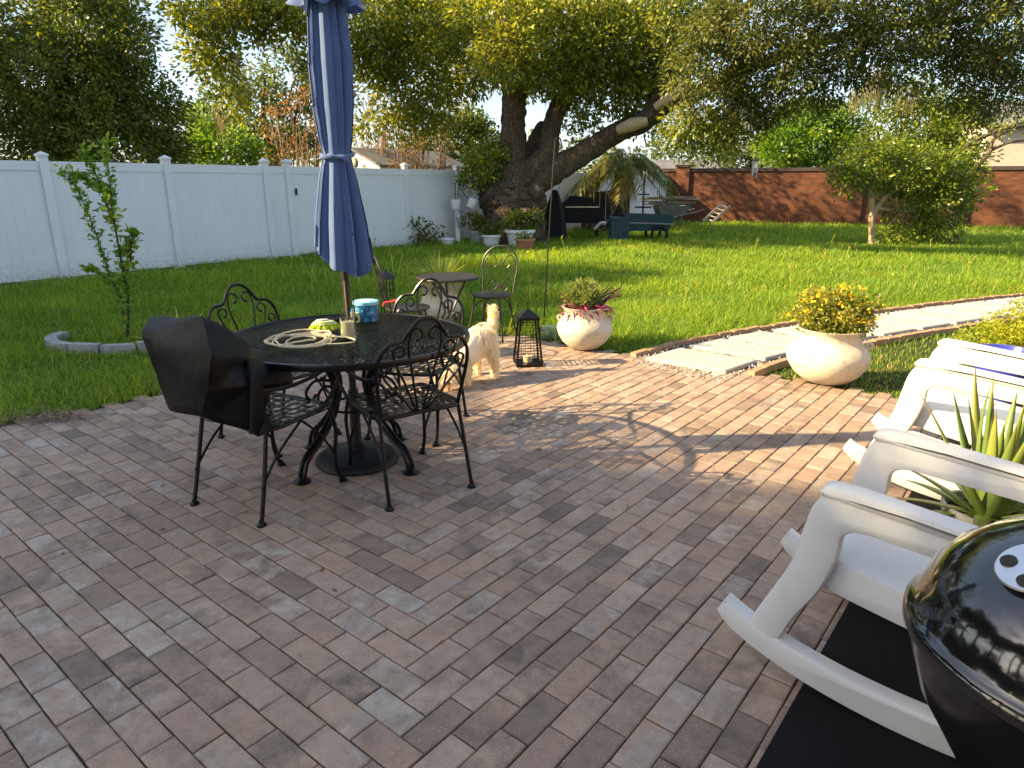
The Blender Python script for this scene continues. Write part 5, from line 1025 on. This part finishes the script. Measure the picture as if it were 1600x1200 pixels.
# ---- bistro set
def bistro_chair(label):
    t = thing('bistro_chair', label, 'chair', (0, 0, 0), 0, 'round back bistro chairs'); SH = .44
    def bk(x, h): return (x, -.17-h*.22, SH+h)
    lo = smoothpath([bk(*q) for q in [(-.165, 0), (-.175, .13), (-.19, .26), (-.165, .36), (-.09, .43), (0, .45), (.09, .43), (.165, .36), (.19, .26), (.175, .13), (.165, 0)]], 6); MB().tube(lo, .009, 8).build('back_frame', M['iron_worn'], t)
    for sx in (-1, 1):
        m = MB(); m.tube(smoothpath([bk(sx*.0, .03), bk(sx*.04, .09), bk(sx*.13, .20), bk(sx*.165, .29), bk(sx*.12, .36), bk(sx*.06, .34), bk(sx*.035, .27), bk(sx*.075, .235), bk(sx*.105, .27)], 6), .0055, 6); m.tube(smoothpath([bk(sx*.0, .09), bk(sx*.03, .03), bk(sx*.075, .015), bk(sx*.10, .05), bk(sx*.07, .085), bk(sx*.05, .06)], 6), .0055, 6); m.build('back_scroll', M['iron_worn'], t)
    MB().lathe([(0, SH-.012), (.185, SH-.018), (.198, SH-.008), (.195, SH+.004), (.17, SH+.008), (0, SH+.004)], n=36).build('seat', M['iron_worn'], t)
    for sx in (-1, 1):
        for sy in (-1, 1): m = MB(); m.tube(smoothpath([(sx*.13, sy*.13, SH-.01), (sx*.16, sy*.16, .2), (sx*.19, sy*.20, .005)], 5), .0095, 8); m.tube(smoothpath([(sx*.155, sy*.155, .24), (sx*.10, sy*.15, SH-.08), (0, sy*.14, SH-.02)], 5), .006, 6); m.build('leg', M['iron_worn'], t)
    return t
bc = bistro_chair('round back bistro chair facing the little table from the lawn side'); bc.location = (-.20, 6.72, 0); bc.rotation_euler = (0, 0, radians(160))
bc2 = dup(bc, (-.93, 6.0, 0), radians(-72), 'round back bistro chair turned sideways beside the wire lantern')
q = AT(700, 432, 6.45); bt_ = thing('bistro_table', 'small round bistro table on thin iron legs', 'table', (q[0], 6.45, 0)); BH = q[2]; MB().lathe([(0, BH-.012), (.28, BH-.016), (.292, BH-.02), (.298, BH-.008), (.29, BH+.004), (0, BH+.002)], n=48).build('top', M['iron_worn'], bt_)
for i in range(3): a = radians(30+120*i); MB().tube(smoothpath([(.20*cos(a), .20*sin(a), BH-.02), (.06*cos(a), .06*sin(a), BH*.55), (.07*cos(a), .07*sin(a), BH*.4), (.24*cos(a), .24*sin(a), .005)], 6), .010, 8).build('leg', M['iron_worn'], bt_)
q = G(607, 505); wl = thing('wire_lantern', 'small wire cage lantern with domed lid behind the table', 'lantern', (q[0], q[1], 0)); m = MB()
for i in range(14): a = 2*pi*i/14; m.tube([(.085*cos(a), .085*sin(a), .30), (.085*cos(a), .085*sin(a), .50)], .003, 4)
for z in (.30, .37, .44, .50): m.tube([(.085*cos(a), .085*sin(a), z) for a in np.linspace(0, 2*pi, 21)[:-1]], .0035, 5, closed=True)
for i in range(3): a = 2*pi*i/3; m.tube([(.085*cos(a), .085*sin(a), .30), (.12*cos(a), .12*sin(a), 0)], .006, 5)
m.build('cage', M['iron_worn'], wl); MB().lathe([(.10, .50), (.095, .52), (.05, .56), (.015, .575), (.012, .60), (0, .605)], n=24).build('lid', M['iron_worn'], wl)
# ---- tapered lantern
q = G(825, 574); q = (q[0], q[1]+.11, 0); la = thing('tapered_lantern', 'black tapered metal lantern with wire sides standing on the pavers', 'lantern', q, radians(8)); hb, ht_, hh = .108, .072, .40
MB().box((0, 0, .012), (.225, .225, .024)).build('base', M['iron'], la, False)
for sx in (-1, 1):
    for sy in (-1, 1): MB().bar((sx*hb, sy*hb, .02), (sx*ht_, sy*ht_, hh), .013).build('corner_bar', M['iron'], la)
m = MB()
for k in range(15):
    z = .04+.024*k; e = hb+(ht_-hb)*(z-.02)/(hh-.02)
    for a, b_ in (((-e, -e), (e, -e)), ((e, -e), (e, e)), ((e, e), (-e, e)), ((-e, e), (-e, -e))): m.bar((*a, z), (*b_, z), .0032)
for sgn in (-.4, .4):
    for ax in (0, 1):
        for s2 in (-1, 1):
            a = (sgn*hb*1.0, s2*hb) if ax == 0 else (s2*hb, sgn*hb); b_ = (sgn*ht_, s2*ht_) if ax == 0 else (s2*ht_, sgn*ht_); m.bar((*a, .02), (*b_, hh), .0032)
m.build('side_wires', M['iron'], la)
m = MB(); e = .088; m.box((0, 0, hh+.008), (2*e, 2*e, .018)); m.add([(-e, -e, hh+.017), (e, -e, hh+.017), (e, e, hh+.017), (-e, e, hh+.017), (-.02, -.02, hh+.075), (.02, -.02, hh+.075), (.02, .02, hh+.075), (-.02, .02, hh+.075)], [(0, 1, 5, 4), (1, 2, 6, 5), (2, 3, 7, 6), (3, 0, 4, 7), (4, 5, 6, 7)]); m.tube([(0, 0, hh+.07), (0, 0, hh+.09)], .008, 8); m.build('roof', M['iron'], la, False)
MB().lathe([(0, .024), (.038, .024), (.038, .075), (0, .078)], n=20).build('candle', M['cord'], la)
q = G(858, 531); o = thing('glass_bowl', 'small clear glass jar lying behind the lantern', 'jar', (q[0], q[1], .075)); m = MB().lathe([(0, -.09), (.06, -.09), (.075, -.07), (.075, .06), (.06, .09), (.055, .09), (.069, .06), (.069, -.07), (0, -.083)], n=28); m.xf(Matrix.Rotation(radians(90), 4, 'Y') @ Matrix.Rotation(.3, 4, 'X')); m.build('body', M['glass'], o)
# ---- dog
DG = (-.30, 5.18, 0); dog = thing('dog', 'fluffy cream dog sniffing the ground with tail raised', 'dog', DG)
def skin_body(name, verts, edges, mat, parent, sub=2):
    me = bpy.data.meshes.new(name); me.from_pydata([v[0] for v in verts], edges, []); o = link(name, me, mat, parent); sk = o.modifiers.new('skin', 'SKIN'); sk.use_smooth_shade = True
    ld_ = me.skin_vertices[0].data
    for i, (c, r) in enumerate(verts): ld_[i].radius = (r, r) if not hasattr(r, '__len__') else r; ld_[i].use_root = (i == 0)
    ss = o.modifiers.new('sub', 'SUBSURF'); ss.levels = sub; ss.render_levels = sub
    return o
# body axis: rump up and to the right/back, shoulders low, head to the ground
DV = [((.07, .10, .345), .105), ((.02, .04, .315), .112), ((-.04, -.04, .275), .112), ((-.09, -.11, .235), .100), ((-.12, -.16, .20), .075), ((-.15, -.21, .165), .062), ((-.165, -.25, .13), .066), ((-.17, -.29, .095), .048), ((-.172, -.325, .068), .030),
      ((.13, .17, .36), .045), ((.15, .20, .43), .036), ((.15, .20, .50), .040), ((.135, .19, .55), .022),
      ((.12, .07, .26), .068), ((.155, .06, .165), .036), ((.165, .085, .085), .024), ((.165, .075, .02), .026),
      ((.02, .15, .26), .062), ((.02, .16, .165), .034), ((.015, .185, .085), .024), ((.015, .175, .02), .026),
      ((-.045, -.15, .17), .050), ((-.05, -.16, .09), .033), ((-.06, -.175, .02), .032),
      ((-.155, -.08, .17), .050), ((-.17, -.09, .09), .033), ((-.18, -.105, .02), .032)]
DE = [(0, 1), (1, 2), (2, 3), (3, 4), (4, 5), (5, 6), (6, 7), (7, 8), (0, 9), (9, 10), (10, 11), (11, 12), (0, 13), (13, 14), (14, 15), (15, 16), (0, 17), (17, 18), (18, 19), (19, 20), (3, 21), (21, 22), (22, 23), (3, 24), (24, 25), (25, 26)]
db = skin_body('body', DV, DE, M['fur_skin'], dog)
FP, FD = [], []
for a, b_ in DE:
    (ca_, ra), (cb_, rb) = DV[a], DV[b_]; n_ = int(520*(Vector(ca_)-Vector(cb_)).length/.1*max(ra, rb)/.07)+50
    ax = (Vector(cb_)-Vector(ca_)).normalized(); low = cb_[2] < .2 and a > 11
    for _ in range(n_):
        t = random.random(); c = Vector(ca_).lerp(Vector(cb_), t); r_ = (ra+(rb-ra)*t)*.88; d = Vector((random.gauss(0, 1), random.gauss(0, 1), random.gauss(0, 1))); d -= ax*d.dot(ax); d.normalize(); FP.append(c+d*r_); FD.append(d*.8+ax*.5+Vector((0, 0, .9 if a in (9, 10, 11) else -.6)))
strips('fur', np.array([tuple(v) for v in FP]), np.array([tuple(v) for v in FD]), rng.uniform(.02, .05, len(FP)), .006, M['fur'], dog, .25, 2)
for sx in (-1, 1):
    b0_ = Vector((-.165+sx*.055, -.245+.02*sx, .155)); m = MB(); m.tube(smoothpath([b0_, b0_+Vector((sx*.025, -.012, -.02)), b0_+Vector((sx*.035, -.02, -.075))], 5), interp([.018, .030, .016], 11), 8); er = m.build('ear', M['fur_skin'], dog)
    P_ = np.array([tuple(b0_+Vector((sx*.03+random.gauss(0, .016), -.015+random.gauss(0, .014), random.uniform(-.08, .0)))) for _ in range(160)]); D = np.array([(random.gauss(sx*.5, .4), random.gauss(-.4, .4), -1) for _ in range(160)]); strips('ear_fur', P_, D, .03, .006, M['fur'], er, .1, 2)
    MB().lathe([(0, -.007), (.006, -.004), (.008, 0), (.006, .005), (0, .007)], (-.17+sx*.026, -.298, .122), 8).build('eye', M['nose'], dog)
MB().lathe([(0, -.010), (.011, -.006), (.014, 0), (.010, .008), (0, .011)], (-.173, -.352, .072), 10).build('nose', M['nose'], dog); m = MB().tube([(-.172, -.335, .048), (-.172, -.35, .036), (-.172, -.352, .022)], [.012, .013, .006], 8); m.build('tongue', M['pink_skin'], dog)

# ================================================================ RIGHT SIDE: MAT, ROCKERS, ALOE, KETTLE GRILL
c0 = MAT_EDGE-B_*1.2+A_*1.2; rm = thing('rubber_mat', 'large black rubber mat under the white rocking chairs', 'mat', (c0.x, c0.y, 0), AX); m = MB(); m.prism([(-3.0, -1.2), (3.1, -1.2), (3.1, 1.2), (-3.0, 1.2)], -.03, .008)
m.build('sheet', M['mat'], rm, False)
def slab_poly(poly, t, r=.012):
    """closed polygon in (y,z) extruded along x by t with rounded edges"""
    n = len(poly); P_ = [Vector((0, y, z)) for y, z in poly]; area = sum(poly[i][0]*poly[(i+1) % n][1]-poly[(i+1) % n][0]*poly[i][1] for i in range(n)); sg = 1 if area > 0 else -1; m = MB(); rings = []
    for x, ins in ((-t/2, r), (-t/2+r*.3, r*.3), (-t/2+r, 0), (t/2-r, 0), (t/2-r*.3, r*.3), (t/2, r)):
        ring = []
        for i in range(n):
            e1 = (P_[i]-P_[i-1]).normalized(); e2 = (P_[(i+1) % n]-P_[i]).normalized(); n1 = Vector((0, -e1.z, e1.y))*sg; n2 = Vector((0, -e2.z, e2.y))*sg; b_ = n1+n2; b_ = b_/max(.5, b_.length_squared/2) if b_.length > 1e-6 else n1
            ring.append(Vector((x, P_[i].y, P_[i].z))+b_*ins)
        rings.append(ring)
    vs_ = [q for rg_ in rings for q in rg_]; fs = [(k*n+i, k*n+(i+1) % n, (k+1)*n+(i+1) % n, (k+1)*n+i) for k in range(5) for i in range(n)]
    import mathutils.geometry as mg
    tri = mg.tessellate_polygon([[Vector((q.y, q.z, 0)) for q in rings[0]]])
    fs += [tuple(reversed(t_)) for t_ in tri]+[tuple(5*n+i for i in t_) for t_ in tri]; m.add(vs_, fs); return m
def curve2(pts, n=5, closed=False): return [(v.x, v.y) for v in smoothpath([(a, b_, 0) for a, b_ in pts], n, closed)]
def rocking_chair(label):
    """front is +y"""
    t = thing('rocking_chair', label, 'chair', (0, 0, 0), 0, 'white plastic rocking chairs'); W2 = .285
    for sx in (-1, 1):
        top = curve2([(.575, .205), (.52, .178), (.40, .138), (.22, .106), (.03, .094), (-.15, .104), (-.35, .142), (-.50, .200)], 5); bot = curve2([(-.51, .130), (-.36, .048), (-.15, .004), (.05, -.004), (.25, .014), (.42, .052), (.55, .105), (.60, .150)], 5)
        o = slab_poly(top+bot, .062, .014).build('rocker', M['plastic'], t); o.location = (sx*W2, 0, 0)
        # front leg + arm + rear post as one moulded side frame with an opening
        leg = curve2([(.505, .11), (.485, .18), (.435, .30), (.395, .40), (.375, .50), (.36, .58), (.345, .62), (.325, .645)], 5); fr_out = leg+curve2([(.30, .660), (.05, .640), (-.22, .615), (-.30, .60)], 4)
        fr_in = curve2([(-.30, .515), (-.18, .535), (.10, .555), (.215, .560), (.262, .535), (.270, .46), (.305, .34), (.365, .22), (.41, .09)], 5)
        o = slab_poly(fr_out+fr_in, .058, .016).build('side_frame', M['plastic'], t); o.location = (sx*W2, 0, 0)
        o = slab_poly(curve2([(-.20, .05), (-.25, .30), (-.30, .60), (-.36, .60), (-.31, .30), (-.27, .06)], 4, False), .055, .014).build('rear_leg', M['plastic'], t); o.location = (sx*W2, 0, 0)
        o = slab_poly(curve2([(.33, .645), (.335, .665), (.28, .682), (.05, .662), (-.24, .635), (-.31, .625), (-.31, .595), (.05, .625), (.28, .645)], 4), .080, .014).build('armrest', M['plastic'], t); o.location = (sx*W2, 0, 0)
    sp = curve2([(.300, .440), (.318, .405), (.312, .345), (.285, .330), (.10, .300), (-.12, .275), (-.27, .262), (-.285, .345), (-.12, .378), (.10, .408), (.22, .432), (.27, .445)], 4); slab_poly(sp, .53, .012).build('seat', M['plastic'], t)
    # slatted back
    for i in range(7):
        x = -.195+.065*i; o = slab_poly([(-.255, .36), (-.33, .62), (-.43, 1.02), (-.405, 1.03), (-.305, .625), (-.23, .365)], .050, .008).build('back_slat', M['plastic'], t); o.location = (x, 0, 0)
    slab_poly([(-.42, 1.0), (-.445, 1.10), (-.42, 1.11), (-.385, 1.01)], .52, .012).build('back_rail', M['plastic'], t)
    for sx in (-1, 1): o = slab_poly([(-.25, .34), (-.34, .62), (-.445, 1.08), (-.395, 1.09), (-.30, .63), (-.21, .35)], .052, .012).build('back_post', M['plastic'], t); o.location = (sx*.25, 0, 0)
    return t
ROT = AX+radians(-1.5)            # local +y faces into the terrace
def rock_place(o, arm_px_near, arm_px_far, rot):
    a, b_ = Vector(G(*arm_px_near, .66)), Vector(G(*arm_px_far, .66)); mid = (a+b_)/2; fx, fy = -sin(rot), cos(rot); o.location = (mid.x-fx*.32, mid.y-fy*.32, .010); o.rotation_euler = (0, 0, rot)
rk1 = rocking_chair('white plastic rocking chair right behind the black kettle grill'); rock_place(rk1, (1293, 762), (1378, 688), ROT)
rk2 = dup(rk1, (0, 0, 0), 0, 'white plastic rocking chair beyond the aloe in sunlight'); rock_place(rk2, (1437, 570), (1471, 538), ROT)
# aloe between the chairs
al = Vector(G(1530, 800, .26)); al = (al.x+.05, al.y+.02, .008); ap = thing('aloe_pot', 'scuffed grey plastic pot holding the aloe between rocking chairs', 'pot', al); MB().lathe([(0, 0), (.115, 0), (.15, .23), (.162, .235), (.162, .262), (.15, .262), (.14, .225), (0, .225)], n=32).build('body', M['grey_pot'], ap); MB().lathe([(0, .23), (.143, .23)], n=20).build('soil', M['soil'], ap)
av = thing('aloe_plant', 'tall spiky aloe with browned leaf tips between the chairs', 'plant', (al[0], al[1], .235)); rr_ = random.Random(12)
def aloe_leaf(a, e, ln, wd, curl, var, brown):
    V_, F_, A_v = [], [], []; n_ = 12
    for i in range(n_+1):
        t = i/n_; ee = e+curl*t*t; rad = 0; x = ln*(t*cos(e)+.5*curl*(-sin(e))*t*t*t*.67); z = ln*(t*sin(e)+.5*curl*cos(e)*t*t*t*.67); wv = wd*(1-t**1.9)*(.8+.2*min(1, t*6)); th = wd*.30*(1-t**1.5)
        for k, (sx, sz) in enumerate(((-1, .35), (-.55, -.35), (0, -.6), (.55, -.35), (1, .35), (0, .12))): V_.append(((x+.03)*cos(a)-sx*wv*.5*sin(a)-sz*th*sin(ee)*cos(a), (x+.03)*sin(a)+sx*wv*.5*cos(a)-sz*th*sin(ee)*sin(a), z+sz*th*cos(ee))); A_v.append(min(1, var+(brown*max(0, (t-.55)/.45))))
    for i in range(n_):
        for k in range(6): F_.append((i*6+k, i*6+(k+1) % 6, (i+1)*6+(k+1) % 6, (i+1)*6+k))
    me = bpy.data.meshes.new('leaf'); me.from_pydata(V_, [], F_); me.attributes.new('var', 'FLOAT', 'POINT').data.foreach_set('value', A_v); me.polygons.foreach_set('use_smooth', [True]*len(F_)); return link('leaf', me, M['aloe'], av)
for i in range(40):
    a = i*2.4+rr_.uniform(-.3, .3); e = rr_.uniform(.75, 1.45) if i < 26 else rr_.uniform(.15, .8); ln = rr_.uniform(.34, .60) if i < 26 else rr_.uniform(.22, .40); aloe_leaf(a, e, ln, rr_.uniform(.048, .075), rr_.uniform(-.15, .5) if e > .7 else rr_.uniform(-.7, .2), rr_.uniform(0, .7), rr_.choice([0, .1, .3, 1.0]))
aloe_leaf(radians(178), .28, .42, .045, -.35, .5, 1.0)
# blue pot past the second chair
q = G(1552, 628); q = (q[0]+.05, q[1]+.05, .008); o = thing('blue_pot', 'cobalt blue glazed pot beyond the farther rocking chair', 'pot', q); MB().lathe([(0, 0), (.14, 0), (.19, .31), (.205, .32), (.205, .36), (.19, .36), (.17, .32), (.13, .03), (0, .03)], n=32).build('body', M['blue_glaze'], o)
# kettle grill
kg = (1.01, .985, 0); gr = thing('kettle_grill', 'glossy black kettle grill with domed lid and aluminium vent', 'grill', kg, radians(20)); RZ = .722; KR = .285
MB().lathe([(0, RZ-.32), (.10, RZ-.31), (.185, RZ-.25), (.25, RZ-.14), (.279, RZ-.05), (KR, RZ-.004), (KR+.006, RZ), (KR+.004, RZ+.006), (KR-.01, RZ+.004)], n=72).build('bowl', M['enamel_low'], gr)
lid = MB().lathe([(KR+.006, RZ-.012), (KR+.012, RZ-.006), (KR+.012, RZ+.012), (KR+.004, RZ+.022), (KR-.006, RZ+.030), (.268, RZ+.075), (.238, RZ+.125), (.19, RZ+.168), (.13, RZ+.198), (.07, RZ+.213), (0, RZ+.218)], n=96).build('lid', M['enamel'], gr)
va = radians(168); vr = .172; vc = Vector((vr*cos(va), vr*sin(va), RZ+.183)); vn = Vector((cos(va)*.50, sin(va)*.50, .87)).normalized(); vq = vn.to_track_quat('Z', 'Y').to_matrix().to_4x4(); m = MB(); NV = 40
ring = lambda r_, z: [(r_*cos(2*pi*i/NV), r_*sin(2*pi*i/NV), z) for i in range(NV)]
m.lathe([(0, .0), (.052, .0), (.054, .003), (.052, .006), (0, .009)], n=NV); m.xf(Matrix.Translation(vc) @ vq); vent = m.build('vent_damper', M['alu'], lid)
for i in range(4): a = i*pi/2+.5; m = MB().lathe([(0, .0105), (.0125, .0098), (.0125, .007), (0, .007)], (.034*cos(a), .034*sin(a), 0), 16); m.xf(Matrix.Translation(vc) @ vq); m.build('vent_hole', M['dark_hole'], lid)
m = MB().box((.0, .062, .012), (.030, .012, .026)); m.box((0, .056, .0245), (.030, .024, .004)); m.xf(Matrix.Translation(vc) @ vq); m.build('vent_tab', M['alu'], lid, False)
m = MB(); hc_ = RZ+.218; m.tube(smoothpath([(-.07, .04, hc_-.012), (-.065, .04, hc_+.035), (0, .04, hc_+.05), (.065, .04, hc_+.035), (.07, .04, hc_-.012)], 6), .010, 8); m.build('lid_handle', M['resin'], lid)
for i in range(3): a = radians(60+120*i); MB().tube([(.20*cos(a), .20*sin(a), RZ-.20), (.27*cos(a), .27*sin(a), .03)], .012, 8).build('leg', M['alu'], gr)
MB().tube([(KR*cos(a)*1.0, KR*sin(a)*1.0, RZ-.10) for a in np.linspace(.6, 1.2, 6)], .012, 8).build('side_handle', M['resin'], gr)
MB().lathe([(0, .22), (.16, .225), (.165, .235), (0, .232)], n=28).build('ash_pan', M['alu'], gr)
